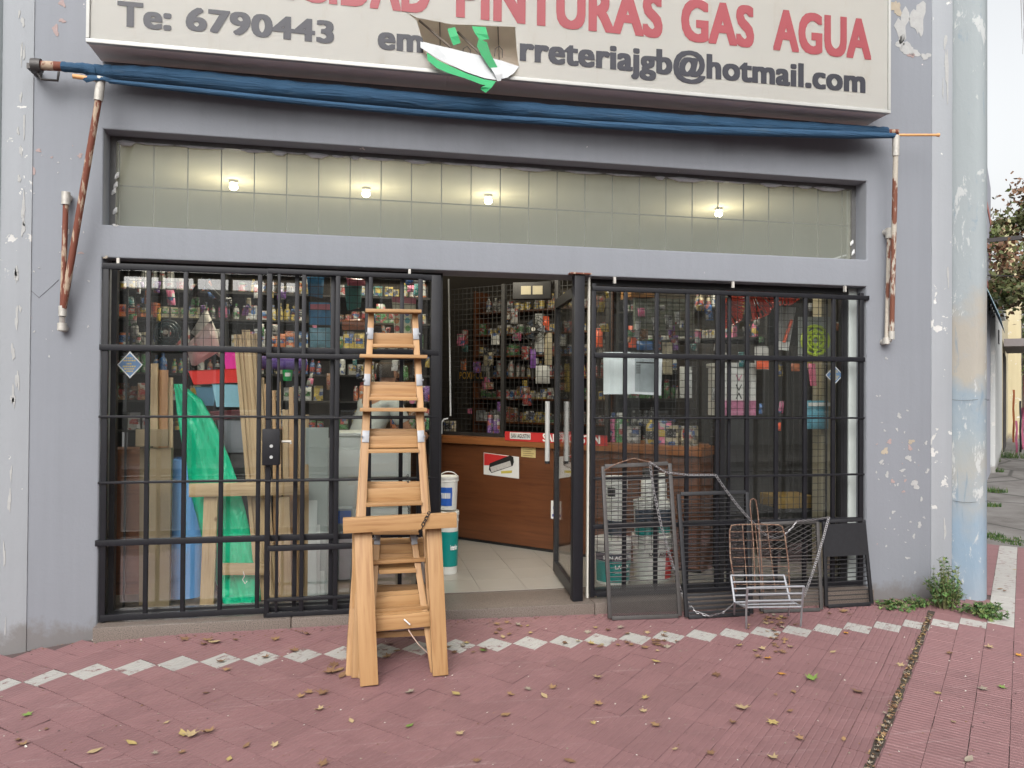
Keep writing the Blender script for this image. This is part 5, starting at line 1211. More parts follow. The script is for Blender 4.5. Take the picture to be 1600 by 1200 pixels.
def shelf_unit(label, M, W, zs, dep, gap, where, seed, kinds, cols, fill=.9, mats=None, smax=1.0):
    """M puts the unit: local x along the shelf, -y towards the viewer"""
    mat = mats or M_brownwood; t = thing('shelf_unit', M.translation, label, 'shelf'); rg_ = random.Random(seed)
    for z in zs: MB().mat(mat).box((0,0,z-.018),(W,dep,z), M).build('shelf', t)
    n = max(1, int(W/.9))
    for k in range(n+1):
        x = W*k/n; MB().mat(mat).box((x-.012,.01,zs[0]-.25 if zs[0] > .35 else zs[0]-.02),(x+.012,dep,zs[-1]+gap), M).build('upright', t)
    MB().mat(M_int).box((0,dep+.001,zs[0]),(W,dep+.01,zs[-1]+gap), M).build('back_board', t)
    for zi, z in enumerate(zs):
        x = .07
        while x < W-.07:
            kind = rg_.choice(['bottle','tin','box','packet','spray can']) if rg_.random() < .35 else rg_.choice(kinds[zi % len(kinds)]); col = rg_.choice(cols); lab = rg_.choice(['white','yellow','red','black','blue'] if col not in ('white','cream') else ['blue','red','green','yellow','black'])
            run = rg_.randint(1, 4)
            for _ in range(run):
                if x > W-.07: break
                s = rg_.uniform(.62, smax); 
                if abs((x/(W/n)) - round(x/(W/n))) * (W/n) < .055: x += .07; continue
                if rg_.random() < fill:
                    goods(kind, col, lab, M @ Matrix.Translation((x, rg_.uniform(.05,.12), z+.0005)) @ Matrix.Rotation(rg_.uniform(-.25,.25),4,'Z') @ Matrix.Diagonal((s,s,s*rg_.uniform(.95,1.05),1)), ['on the bottom','on the second lowest','on the third lowest','on the fourth lowest','on the fifth lowest','on the sixth lowest','on the topmost'][zi if zi < len(zs)-1 else 6]+' shelf '+where)
                x += (.098 if kind in ('box','tin','packet') else .074)*s + rg_.uniform(.0,.006)
            x += rg_.uniform(.0,.02)
KALL = [['bottle','tin'],['box','packet'],['spray can','bottle'],['packet','tin'],['box','bottle']]
# behind the left window
ML = Matrix.Translation((-.55, 2.1, 0))
shelf_unit('wide dark shelving full of small goods behind the left window', ML, 2.75, [1.10,1.36,1.60,1.84,2.08,2.32,2.56], .3, .23, 'behind the left window', 21, KALL, ['white','yellow','green','cream','teal','grey','brown','green','orange','black','silver','blue'], .97, M_blackd)
# behind the counter, seen through the doorway: parallel to the counter
MS = Matrix((CD, CN, Vector((0,0,1)))).transposed().to_4x4(); MS.translation = MC @ Vector((-1.9, 1.35, 0))
shelf_unit('dark shelving behind the counter seen through the open doorway', MS, 1.75, [1.12,1.38,1.62,1.86,2.10,2.36], .3, .25, 'in the doorway view', 5, [['packet','box'],['tin','packet'],['bottle','spray can'],['packet','bottle'],['tin','box'],['box','bottle']], ['green','red','brown','white','cream','yellow','black','grey','silver'], .93)
MS2 = MS.copy(); MS2.translation = MC @ Vector((-.08, 1.35, 0))
shelf_unit('shelving behind the counter seen through the right window', MS2, 1.5, [.85,1.12,1.40,1.68,1.98,2.28], .3, .26, 'behind the right window', 9, KALL, ['white','pink','green','yellow','brown','cream','grey','teal','white','silver','black'], .9, M_blackd)
# items standing on the counter top
for k, (px, py, kind, col, lab, s, label) in enumerate(((766,668,'spray can','purple','grey',1.0,'left one of two purple spray cans on the counter'), (776,668,'spray can','purple','grey',1.0,'right one of two purple spray cans on the counter'),
        (956,688,'spray can','pink','white',1.25,'tall pink spray can on the counter behind the right window'), (968,688,'spray can','green','white',1.25,'tall mint green spray can on the counter behind the right window'),
        (990,688,'tin','grey','white',1.3,'plain grey tin on the counter behind the right window'), (1017,690,'bottle','yellow','black',1.2,'yellow bottle on the counter behind the right window'), (1038,690,'packet','pink','yellow',1.2,'pink packet on the counter behind the right window'),
        (1052,690,'box','cream','black',1.2,'cream box with dark window on the counter, left of its twin'), (1078,690,'box','cream','red',1.2,'cream box with red heart mark at the right end of the counter'),
        (703,668,'box','cream','black',1.0,'small cream box at the left end of the counter'))):
    p = cpt(px, py, .16); o = goods(kind, col, lab, Matrix.Translation((p.x, p.y, HC+.001)) @ Matrix.Rotation(R(-45),4,'Z') @ Matrix.Scale(s,4), 'on the counter', label); del o['group']
# shop name style sign on the goods display: glue brand in orange letters
t = mk('brand_sign', 'small dark sign with orange POXIPOL lettering behind the counter screen', 'sign', cpt(737,587,.9)); card('board', [(715,578),(757,580),(757,596),(715,594)], .9, M_blackd, t)
ctext('POXIPOL', 718, 755, 581, 592, .895, paint((.45,.25,.04), .5), t, .02)
# hanging bags and things behind the screen in the doorway
rg = random.Random(4)
hang = [(843,520,14,60,'white','long white packet'),(857,545,12,50,'cream','cream packet'),(833,560,9,30,'purple','purple packet'),(848,585,22,28,'white','broad white packet'),(853,505,10,22,'orange','orange packet'),(886,590,8,44,'yellow','long yellow packet'),
        (936,528,13,30,'orange','orange lantern-like packet on the left'),(988,526,12,34,'orange','orange lantern-like packet on the right'),(1008,540,26,14,'blue','flat blue packet'),(1043,560,16,50,'cream','tall cream packet'),(1072,597,20,50,'white','tall white packet')]
for px, py, w, h, col, nm in hang:
    v_ = .2 if px < 900 else .1
    P4 = [cpt(px-w/2,py-h/2,v_), cpt(px+w/2,py-h/2,v_), cpt(px+w/2,py+h/2,v_), cpt(px-w/2,py+h/2,v_)]
    b_ = MB().mat(PP[col]); n = 5; vs = []; fs = []
    for s in (-1, 1):
        for i in range(n+1):
            for j in range(n+1):
                u, vv_ = i/n, j/n; q = math.sin(math.pi*u)*math.sin(math.pi*vv_); vs.append(lerp(lerp(P4[0],P4[1],u), lerp(P4[3],P4[2],u), vv_)+CN*(s*.03*q))
    for i in range(n):
        for j in range(n): a = i*(n+1)+j; fs.append((a,a+1,a+n+2,a+n+1)); fs.append((36+a,36+a+n+1,36+a+n+2,36+a+1))
    b_.add(vs, fs); o = b_.build('hanging_packet', None, smooth=True); tag(o, f'{nm} hanging {"behind the counter screen by the door" if px < 900 else "above the counter behind the right window"}', 'packet')
# blister packs and bags hung in front of the shelves
rg = random.Random(91); HK = list(PAL)
for x0, x1, y0, y1, Y0, Y1, n, wh in ((176,660,428,535,.7,1.7,46,'high behind the left window'),(640,676,560,700,.8,1.6,8,'low by the left edge of the doorway'),(930,1100,455,545,.5,.9,20,'high in the right window'),(1110,1300,560,650,.5,1.0,10,'at mid height in the far right window'),(1100,1310,452,560,.75,1.2,16,'at the top of the far right window'),(470,640,560,600,1.2,1.9,10,'behind the ladders')):
    for k in range(n):
        px, py, Y = rg.uniform(x0,x1), rg.uniform(y0,y1), rg.uniform(Y0,Y1); w, h = rg.uniform(5,14), rg.uniform(9,26); col = rg.choice(HK); tl = rg.uniform(-3,3)
        o = bag(f'{col} hanging packet {wh}', ((px-w/2+tl,py-h/2),(px+w/2+tl,py-h/2),(px+w/2,py+h/2),(px-w/2,py+h/2)), Y, PM[col], .03, f'{col} packets {wh}', 'packet', None, 'hanging_packet')
rg = random.Random(92)
for k in range(26):
    px, py = rg.uniform(705,835), rg.uniform(450,650); w, h = rg.uniform(5,13), rg.uniform(8,24); col = rg.choice(HK); v_ = rg.uniform(.5,1.2); P4 = [cpt(px-w/2,py-h/2,v_), cpt(px+w/2,py-h/2,v_), cpt(px+w/2,py+h/2,v_), cpt(px-w/2,py+h/2,v_)]
    o = MB().mat(PM[col]).prism(P4, CN*.025).build('hanging_packet', bevel=.004); tag(o, f'{col} packet hanging behind the counter screen', 'packet', f'{col} packets behind the counter screen')
# fan on a bracket
t = mk('wall_fan', 'small black electric fan beside the hanging packets in the doorway', 'fan', cpt(836,515,.15)); c = cpt(836,515,.15)
Mf = Matrix.Translation(c) @ Matrix.Rotation(R(-30),4,'Z') @ Matrix.Rotation(R(90),4,'X')
cg = MB().mat(M_blackd)
for r in (.03,.06,.09,.115): cg.tube([Mf @ Vector((r*math.cos(a*.393), r*math.sin(a*.393), .02+.03*(1-(r/.115)**2))) for a in range(17)], .0025, 4, cap=False)
for a in range(18): cg.tube([Mf @ Vector((.02*math.cos(a*.349), .02*math.sin(a*.349), .05)), Mf @ Vector((.115*math.cos(a*.349), .115*math.sin(a*.349), .02))], .0016, 4, cap=False)
cg.build('grille', t)
for k in range(3): MB().mat(M_navy).prism([Mf @ Vector(q) for q in ((.01*math.cos(k*2.09),.01*math.sin(k*2.09),0),(.10*math.cos(k*2.09-.3),.10*math.sin(k*2.09-.3),.01),(.10*math.cos(k*2.09+.45),.10*math.sin(k*2.09+.45),-.012))], Mf.to_3x3() @ Vector((0,0,.004))).build('blade', t)
MB().mat(M_offwhite).lathe([(.02,.051),(.018,.056)], (0,0,0), 12, Mf).build('hub', t); MB().mat(M_blackd).lathe([(.05,-.10),(.055,-.02),(.02,-.01)], (0,0,0), 12, Mf).build('motor', t, smooth=True)
MB().mat(M_blackd).tube([c+Vector((0,.07,-.0)), c+Vector((0,.09,-.45))], .012, 8).build('stand', t)
# emergency light box high in the doorway
t = mk('emergency_light', 'black box with two beige square panels mounted high over the doorway', 'emergency light', cpt(832,455,.05))
M2 = Matrix((CD, CN, Vector((0,0,1)))).transposed().to_4x4(); M2.translation = Vector((0,0,0))
c = cpt(832,455,.0); Mx = Matrix.Translation(c) @ Matrix.Rotation(R(-20),4,'Z')
MB().mat(M_blackd).box((-.17,-.05,-.075),(.17,.05,.075),Mx).build('casing', t, bevel=.008)
for s in (-1, 1): MB().mat(PP['cream']).box((s*.052-.044,-.0545,-.035),(s*.052+.044,-.051,.04),Mx).build('light_panel', t)
MB().mat(M_blackd).box((-.02,.051,-.02),(.02,.35,.02),Mx).build('bracket', t)
# white cord tube hanging left in doorway
t = MB().mat(PP['white']).tube([at(701,436,.55), at(703,560,.55), at(704,650,.55)], .006, 6).build('cord'); tag(t, 'white hanging cord just inside the left edge of the doorway', 'cord')
t = MB().mat(PP['white']).tube([at(690,678,.4), at(690,660,.4), at(694,655,.4), at(700,654,.4)], .006, 6).build('bent_pipe'); tag(t, 'short bent white pipe at the left side of the doorway', 'pipe')
# right display: red leaf rakes, packs, bin, plates
M_rake = paint((.62,.06,.03), .4, .1)
def rake(label, c, Rr, a0, a1, n, Y):
    t = mk('leaf_rake', label, 'rake', at(*c, Y)); C = at(*c, Y); k_ = Rr*(Y-CAM.y)/FOC
    for i in range(n):
        a = a0+(a1-a0)*i/(n-1); e = C+Vector((k_*math.cos(a), .03*math.sin(i), k_*math.sin(a))); MB().mat(M_rake).tube([C+(e-C)*.15, e, e+Vector((0,.03,0))], .0085, 4).build('tine', t)
    for q in (.45, .8): MB().mat(M_rake).tube([C+Vector((k_*q*math.cos(a0+(a1-a0)*i/8), -.006, k_*q*math.sin(a0+(a1-a0)*i/8))) for i in range(9)], .006, 5).build('cross_band', t)
rake('large red plastic leaf rake head hanging fan-down in the right window', (1168,440), 66, R(-80), R(10), 20, .42)
rake('smaller red leaf rake head left of the large one', (1128,470), 46, R(-80), R(20), 15, .48)
rake('red leaf rake head right of the hammer pack, high in the right window', (1228,440), 40, R(-125), R(-15), 14, .52)
t = mk('hammer_pack', 'clear pack holding a wooden handled hammer in the right window', 'tool pack', at(1228,515,.40))
sheet4('backing_card', ((1219,478),(1244,480),(1232,548),(1214,546)), .42, paint((.30,.30,.28), .3), t); MB().mat(PP['orange']).tube([at(1237,500,.40), at(1225,535,.40)], .012, 8).build('handle', t); sheet4('foot_label', ((1216,533),(1234,535),(1232,548),(1214,546)), .415, M_bw, t)
t = mk('plate_pack', 'round lime green patterned plastic mat in the right window', 'plastic mat', at(1274,530,.42))
M_lime = paint((.50,.66,.05), .4, .1); b_ = MB().mat(M_lime); cp_ = at(1274,532,.42); k_ = .01*(.42-CAM.y)/12.02
for r in (.115,.075,.035): b_.tube([cp_+Vector((r*math.cos(a*.393), 0, r*math.sin(a*.393))) for a in range(17)], .014, 5, cap=False)
for a in range(8): b_.tube([cp_+Vector((.03*math.cos(a*.785),0,.03*math.sin(a*.785))), cp_+Vector((.115*math.cos(a*.785),0,.115*math.sin(a*.785)))], .011, 5, cap=False)
b_.build('mat', t, smooth=True); sheet4('sleeve', ((1247,495),(1302,495),(1302,557),(1247,557)), .435, paint((.34,.36,.34), .3), t)
t = mk('laundry_bin', 'tall white bin with pink lower pattern and dark chevrons in the right window', 'bin', at(1154,610,.55))
a, e = at(1126,612,.55), at(1184,612,.55); zt, zb_ = at(1155,574,.55).z, at(1155,650,.55).z; cx = (a.x+e.x)/2; hw = (e.x-a.x)/2
MB().mat(M_bw).box((cx-hw*.92,.55,zb_),(cx+hw*.92,.80,zt)).build('body', t, bevel=.006); MB().mat(M_bw).box((cx-hw,.535,zt+.001),(cx+hw,.815,zt+.035)).build('lid', t, bevel=.008)
MB().mat(paint((.58,.22,.34), .5, .5, 30)).box((cx-hw*.925,.5475,zb_+.002),(cx+hw*.925,.549,zb_+(zt-zb_)*.32)).build('pink_band', t)
for k, q in enumerate((.78,.58,.42)):
    z = zb_+(zt-zb_)*q; s = 1 if k < 2 else -1; m_ = M_txtk if k else PP['pink']; MB().mat(m_).tube([(cx-.028,.548,z+.025*s),(cx-.005,.546,z-.02*s),(cx+.018,.548,z+.025*s)], .0045, 5).build('chevron', t)
bn = mk('bin_stand', 'dark stand carrying the white bin in the right window', 'stand', (cx,.7,ZF)); MB().mat(M_blackd).box((cx-hw*.8,.57,ZF),(cx+hw*.8,.82,zb_-.002)).build('body', bn, bevel=.005)
bag('pale blue bag hanging low in the far right window', ((1256,626),(1294,626),(1294,670),(1256,670)), .42, paint((.12,.36,.46), .3, .35, 30), .07, band=(M_bw,.06,.2))
bag('pink striped brush pack under the lime plastic mat', ((1262,568),(1274,568),(1276,603),(1266,603)), .42, M_bagp, .03)
bag('small orange packet low in the right window', ((1210,660),(1221,660),(1221,673),(1210,673)), .5, PP['orange'], .02)
bag('white and orange hanging card left of the hammer pack', ((1179,541),(1201,541),(1201,578),(1179,578)), .44, M_bagw, .02, band=(PP['orange'],.6,.98))
bag('dark red and white packet hanging under the hammer pack', ((1236,568),(1250,568),(1250,580),(1236,580)), .44, M_bago, .02)
t = mk('cardboard_box', 'orange brown cardboard carton high on the right shelving', 'carton', at(1005,455,.9)); a, e = at(986,463,.9), at(1024,452,.9); MB().mat(paint((.40,.20,.07), .7)).box((a.x,.9,a.z),(e.x,1.15,e.z+.02)).build('carton', t, bevel=.003)
MB().mat(paint((.12,.06,.02), .7)).box((a.x+.03,.897,a.z+.02),(a.x+.11,.899,a.z+.045)).build('print', t)
t = mk('roller_blind_box', 'long grey green slatted panel across the top of the right window', 'panel', at(1030,490,1.0)); a, e = at(992,523,.95), at(1085,468,.95)
MB().mat(paint((.14,.16,.13), .5, .1)).box((a.x,.95,a.z),(e.x,.99,e.z)).build('panel', t)
for k in range(9): z = a.z+(e.z-a.z)*(k+.5)/9; MB().mat(paint((.19,.21,.17), .5, .2, 40)).box((a.x+.01,.942,z-.007),(e.x-.01,.949,z+.007)).build('slat', t)
# right back: dark cupboard and yellow crate seen low
t = mk('dark_cupboard', 'tall dark cupboard deep behind the right window', 'cupboard', (4.9,1.5,ZF)); MB().mat(paint((.035,.03,.028), .6, .3, 5)).box((4.50,1.4,ZF),(5.9,1.8,1.9)).build('body', t, bevel=.008)
for k in range(3): MB().mat(paint((.05,.045,.04), .5, .3, 5)).box((4.52+k*.46,1.385,ZF+.05),(4.96+k*.46,1.399,1.86)).build('door', t)
t = mk('yellow_crate', 'yellow ochre crate low behind the right window', 'crate', at(1245,790,.8)); a, e = at(1216,795,.8), at(1275,775,.8); MB().mat(paint((.26,.16,.03), .6, .2)).box((a.x,.8,a.z),(e.x,1.1,e.z)).build('body', t, bevel=.004); 
for z0_, nm in ((a.z-.30,'lower'),): MB().mat(M_blackd).box((a.x-.02,.8,ZF),(e.x+.02,1.12,a.z-.002)).build('base', t)
t = mk('pale_column', 'cream square column inside the far right window', 'pillar', (at(1292,700,.5).x,.5,ZF)); a = at(1283,700,.5); e = at(1306,700,.5); MB().mat(PP['cream']).box((a.x,.5,ZF),(e.x,.62,2.28)).build('shaft', t)
# window security meshes inside the left and right displays (upper part)
for x0, x1, lab in ((.06, xd0-.06, 'fine black wire mesh inside the left display window'), (xr0+.06, XR-.12, 'fine black wire mesh inside the right display window')):
    zb_ = 1.74 if x0 < 1 else .30; t = mk('wire_screen', lab, 'wire mesh', ((x0+x1)/2,.30,1.7)); b_ = MB().mat(M_blackd); x = x0
    while x < x1: b_.box((x-.0017,.298,zb_),(x+.0017,.3012,ZL+.1)); x += .052
    z = zb_
    while z < ZL+.1: b_.box((x0,.3013,z-.0017),(x1,.3045,z+.0017)); z += .052
    b_.build('wires', t); 
    for x in (x0, x1): MB().mat(M_blackd).box((x-.006,.305,ZF),(x+.006,.317,ZL+.12)).build('edge_post', t)

# ------------------------------------------------------------------ shopkeeper
def skin_body(name, joints, edges, mat, parent, root=0, sub=2):
    me = bpy.data.meshes.new(name); me.from_pydata([j[0] for j in joints], edges, []); o = bpy.data.objects.new(name, me); scene.collection.objects.link(o)
    sk = o.modifiers.new('skin', 'SKIN'); sk.use_smooth_shade = True; sk.branch_smoothing = .6
    for v_, j in zip(me.skin_vertices[0].data, joints): v_.radius = j[1] if isinstance(j[1], tuple) else (j[1], j[1])
    me.skin_vertices[0].data[root].use_root = True
    ss = o.modifiers.new('sub', 'SUBSURF'); ss.levels = ss.render_levels = sub
    dg = bpy.context.evaluated_depsgraph_get(); m2 = bpy.data.meshes.new_from_object(o.evaluated_get(dg)); bpy.data.objects.remove(o)
    m2.materials.clear(); m2.materials.append(mat); m2.shade_smooth(); m2.name = name
    return link(bpy.data.objects.new(name, m2), parent)
PY = 1.75
hc = at(607,583,PY); hx, hz_ = hc.x, hc.z
pr = thing('person', (hx-.1, PY, ZF), 'man with short dark hair in a pale grey shirt turned away behind the ladders', 'person')
M_skin = paint((.36,.19,.12), .5, .06); M_hair = paint((.02,.014,.01), .7, .3, 60); M_shirt = paint((.40,.44,.44), .8, .05, 6, 0, .2); M_trou = paint((.03,.035,.05), .8, .1)
F_ = Vector((.80,.60,0)); S_ = Vector((-.60,.80,0)); Hd = Vector((hx, PY, hz_))      # facing direction, his left side
def bp(f, s_, z): return tuple(Hd + F_*f + S_*s_ + Vector((0,0,z)))
zf = ZF-hz_                     # floor level relative to the head centre
J = [(bp(-.30,0,-.72),(.15,.12)), (bp(-.26,0,-.55),(.15,.12)), (bp(-.17,0,-.36),(.17,.13)), (bp(-.09,0,-.20),(.12,.11)), (bp(-.04,0,-.13),(.06,.06)), (bp(.0,0,-.05),(.072,.074)), (bp(.005,0,.03),(.082,.09)), (bp(-.005,0,.085),(.06,.07)),
     (bp(-.10,.20,-.25),.068), (bp(-.02,.27,-.50),.05), (bp(.22,.20,-.55),.037), (bp(.29,.18,-.55),(.042,.024)),
     (bp(-.10,-.20,-.25),.068), (bp(-.02,-.27,-.50),.05), (bp(.22,-.20,-.55),.037), (bp(.29,-.18,-.55),(.042,.024)),
     (bp(-.29,.09,-.82),.10), (bp(-.24,.11,zf+.47),.064), (bp(-.30,.11,zf+.09),.046), (bp(-.19,.12,zf+.045),.036),
     (bp(-.29,-.09,-.82),.10), (bp(-.24,-.11,zf+.47),.064), (bp(-.30,-.11,zf+.09),.046), (bp(-.19,-.12,zf+.045),.036)]
E_ = [(0,1),(1,2),(2,3),(3,4),(4,5),(5,6),(6,7),(3,8),(8,9),(9,10),(10,11),(3,12),(12,13),(13,14),(14,15),(0,16),(16,17),(17,18),(18,19),(0,20),(20,21),(21,22),(22,23)]
skin_body('body', J, E_, M_skin, pr)
def up_r(j, k): return (j[0], tuple(x*k for x in j[1]) if isinstance(j[1], tuple) else j[1]*k)
JS = [up_r(J[i], 1.14) for i in (0,1,2,3,8,12)]+[(tuple(lerp(Vector(J[8][0]),Vector(J[9][0]),.8)),.07),(tuple(lerp(Vector(J[12][0]),Vector(J[13][0]),.8)),.07)]
skin_body('shirt', JS, [(0,1),(1,2),(2,3),(3,4),(3,5),(4,6),(5,7)], M_shirt, pr)
JT = [up_r(J[i], 1.12) for i in (0,16,17,18,20,21,22)]; skin_body('trousers', JT, [(0,1),(1,2),(2,3),(0,4),(4,5),(5,6)], M_trou, pr)
hr = MB().mat(M_hair); n1, n2 = 10, 20; vs = []; fs = []
for i in range(n1):
    for k in range(n2):
        ph = 2*math.pi*k/n2; front = math.cos(ph); a = (i/(n1-1))*R(118 if front < .25 else 58 if front > .6 else 80)
        rr_ = 1+.02*math.sin(k*5.3+i*3.1); vs.append(Vector(bp(-.004+.112*math.sin(a)*math.cos(ph)*rr_, .096*math.sin(a)*math.sin(ph)*rr_, .016+.118*math.cos(a)*rr_)))
for i in range(n1-1):
    for k in range(n2): fs.append((i*n2+k, i*n2+(k+1)%n2, (i+1)*n2+(k+1)%n2, (i+1)*n2+k))
hr.add(vs, fs).build('hair', pr, smooth=True)
for s in (-1, 1):
    MB().mat(M_skin).tube([bp(-.005,s*.088,-.03), bp(-.01,s*.10,-.01), bp(-.012,s*.102,.02), bp(.0,s*.092,.03)], .01, 6, rs=[.006,.011,.012,.006]).build('ear', pr, smooth=True)
    e_ = Vector(bp(.092,s*.032,.005)); MB().mat(M_cardw).lathe([(.001,-.011),(.008,-.007),(.011,0),(.008,.007),(.001,.011)], tuple(e_), 10).build('eye', pr, smooth=True)
    hb_ = .31
    for k, (dx, dl) in enumerate(((-.021,.0),(-.007,.006),(.007,.004),(.020,-.004))): MB().mat(M_skin).tube([bp(hb_-.01,s*.18+dx,-.55), bp(hb_+.04+dl,s*.18+dx*1.15,-.552), bp(hb_+.068+dl*1.6,s*.18+dx*1.15,-.572)], .008, 6, rs=[.0095,.0085,.006]).build('finger', pr, smooth=True)
    MB().mat(M_skin).tube([bp(hb_-.04,s*.155,-.55), bp(hb_-.005,s*.132,-.556), bp(hb_+.02,s*.134,-.565)], .009, 6, rs=[.012,.0095,.007]).build('thumb', pr, smooth=True)
MB().mat(M_skin).tube([bp(.092,0,.01), bp(.118,0,-.028), bp(.098,0,-.036)], .01, 6, rs=[.007,.014,.008]).build('nose', pr, smooth=True)
MB().mat(paint((.3,.10,.08), .5)).tube([bp(.088,-.022,-.062), bp(.096,0,-.06), bp(.088,.022,-.062)], .005, 6).build('mouth', pr, smooth=True)

# ------------------------------------------------------------------ weeds at the corner
M_weed = [paint(c_, .6, .25, 40) for c_ in ((.055,.12,.03),(.08,.16,.035),(.04,.085,.025),(.13,.17,.05))]; M_stem = paint((.14,.15,.06), .7)
def weed(label, c, Rr, H, n, seed, name='weed_plant'):
    rg_ = random.Random(seed); t = thing(name, c, label, 'weed', None); st_ = MB().mat(M_stem); lv = MB()
    for k in range(n):
        a = rg_.random()*6.283; r0 = Rr*rg_.random()**.6; b0 = Vector((c[0]+r0*.5*math.cos(a), c[1]+r0*.5*math.sin(a)-.01, g(c[0],c[1]))); h = H*rg_.uniform(.35,1)*(1-.5*r0/Rr)
        tip = Vector((c[0]+r0*math.cos(a), min(c[1]+r0*math.sin(a), c[1]+.06), b0.z+h)); mid_ = lerp(b0, tip, .5)+Vector((rg_.uniform(-.02,.02),rg_.uniform(-.02,.02),h*.1))
        st_.tube([b0, mid_, tip], .0022, 4, rs=[.003,.0022,.001])
        for _ in range(rg_.randint(5, 10)):
            q = rg_.uniform(.2, 1); p = lerp(b0, mid_, q*2) if q < .5 else lerp(mid_, tip, q*2-1); lv.mat(rg_.choice(M_weed)); L = rg_.uniform(.018,.042)
            leaf_geo(lv, Matrix.Translation(p) @ Matrix.Rotation(rg_.random()*6.28,4,'Z') @ Matrix.Rotation(rg_.uniform(-1.2,.5),4,'X') @ Matrix.Translation((0,L*.5,0)), L, L*.9, .5, rg_.choice([0,1]), rg_)
    st_.build('stems', t)['kind'] = 'stuff'; lv.build('leaves', t)['kind'] = 'stuff'
wc = atg(1475,948)
weed('bushy green weed growing at the foot of the pale corner strip', (wc.x, wc.y-.01, g(wc.x,wc.y)), .15, .46, 70, 1)
p = atg(1466,944); weed('tall thin seeding weed stalk in front of the pale corner strip', (p.x, p.y, g(p.x,p.y)), .06, .50, 7, 2, 'weed_stalk')
p = atg(1530,955); weed('low spreading weed at the foot of the round corner column', (p.x, p.y-.02, g(p.x,p.y)), .22, .09, 34, 3)
p = atg(1545,962); weed('small weed tuft just right of the corner column', (p.x, p.y-.0, g(p.x,p.y)), .10, .08, 14, 8)
p = atg(1400,947); weed('thin row of short weeds along the foot of the right pillar', (p.x, p.y-.0, g(p.x,p.y)), .16, .045, 22, 4)
p = atg(1440,945); weed('patch of short weeds between the pillar foot and the bushy weed', (p.x, p.y-.0, g(p.x,p.y)), .12, .08, 16, 5)

# ------------------------------------------------------------------ fallen leaves, each one its own object
rg = random.Random(77); LK = [('brown', M_leaf[0]), ('tan', M_leaf[3]), ('dark brown', M_leaf[2]), ('yellow', M_leafy), ('green', M_leafg), ('orange', M_leafo), ('grey brown', M_leafgrey), ('light brown', M_leaf[1])]
LM = {}
for nm, m_ in LK:
    for kd in (0, 1):
        for vv in range(3):
            b_ = MB().mat(m_); leaf_geo(b_, Matrix.Identity(4), .052, .050 if kd == 0 else .065, rg.uniform(.03,.38), kd, rg); LM[nm, kd, vv] = b_.mesh('fallen_leaf', 80)
def put_leaf(px, py, col, s=1.0, kd=None):
    p = atg(px, py); kd = rg.choice([0,0,1]) if kd is None else kd
    o = bpy.data.objects.new('fallen_leaf', LM[col, kd, rg.randrange(3)])
    link(o, None, Matrix.Translation((p.x, p.y, g(p.x,p.y)+.003)) @ Matrix.Rotation(rg.random()*6.28,4,'Z') @ Matrix.Rotation(rg.uniform(-.25,.25),4,'X') @ Matrix.Scale(s*rg.uniform(.9,1.2),4)); return o
def lt(o, col):
    x, y, _ = screen(*WM[o].translation[:2])
    w = 'under the silver fire basket' if 1130 < x < 1260 and y < 1000 else 'close along the threshold left of the ladders' if x < 540 and y < 1012 else 'right round the feet of the ladders' if 470 < x < 740 and y < 1062 else 'in front of the open doorway' if x < 940 and y < 1040 else 'in front of the tall narrow grid' if x < 1080 and y < 1040 else 'along the white tiles at the foot of the right grids' if x < 1420 and y < 1030 else 'right of the long straight joint' if (WM[o].translation.y-WM[o].translation.x) < CJ else 'on the bare tiles at the far left' if x < 270 else 'on the open tiles left of the ladders' if x < 560 else 'in the foreground below the ladders' if x < 820 else 'in the middle foreground' if x < 1080 else 'between the middle foreground and the long joint'
    return tag(o, f'{col} dry leaf lying {w}', 'leaf', f'{col} fallen leaves {w}')
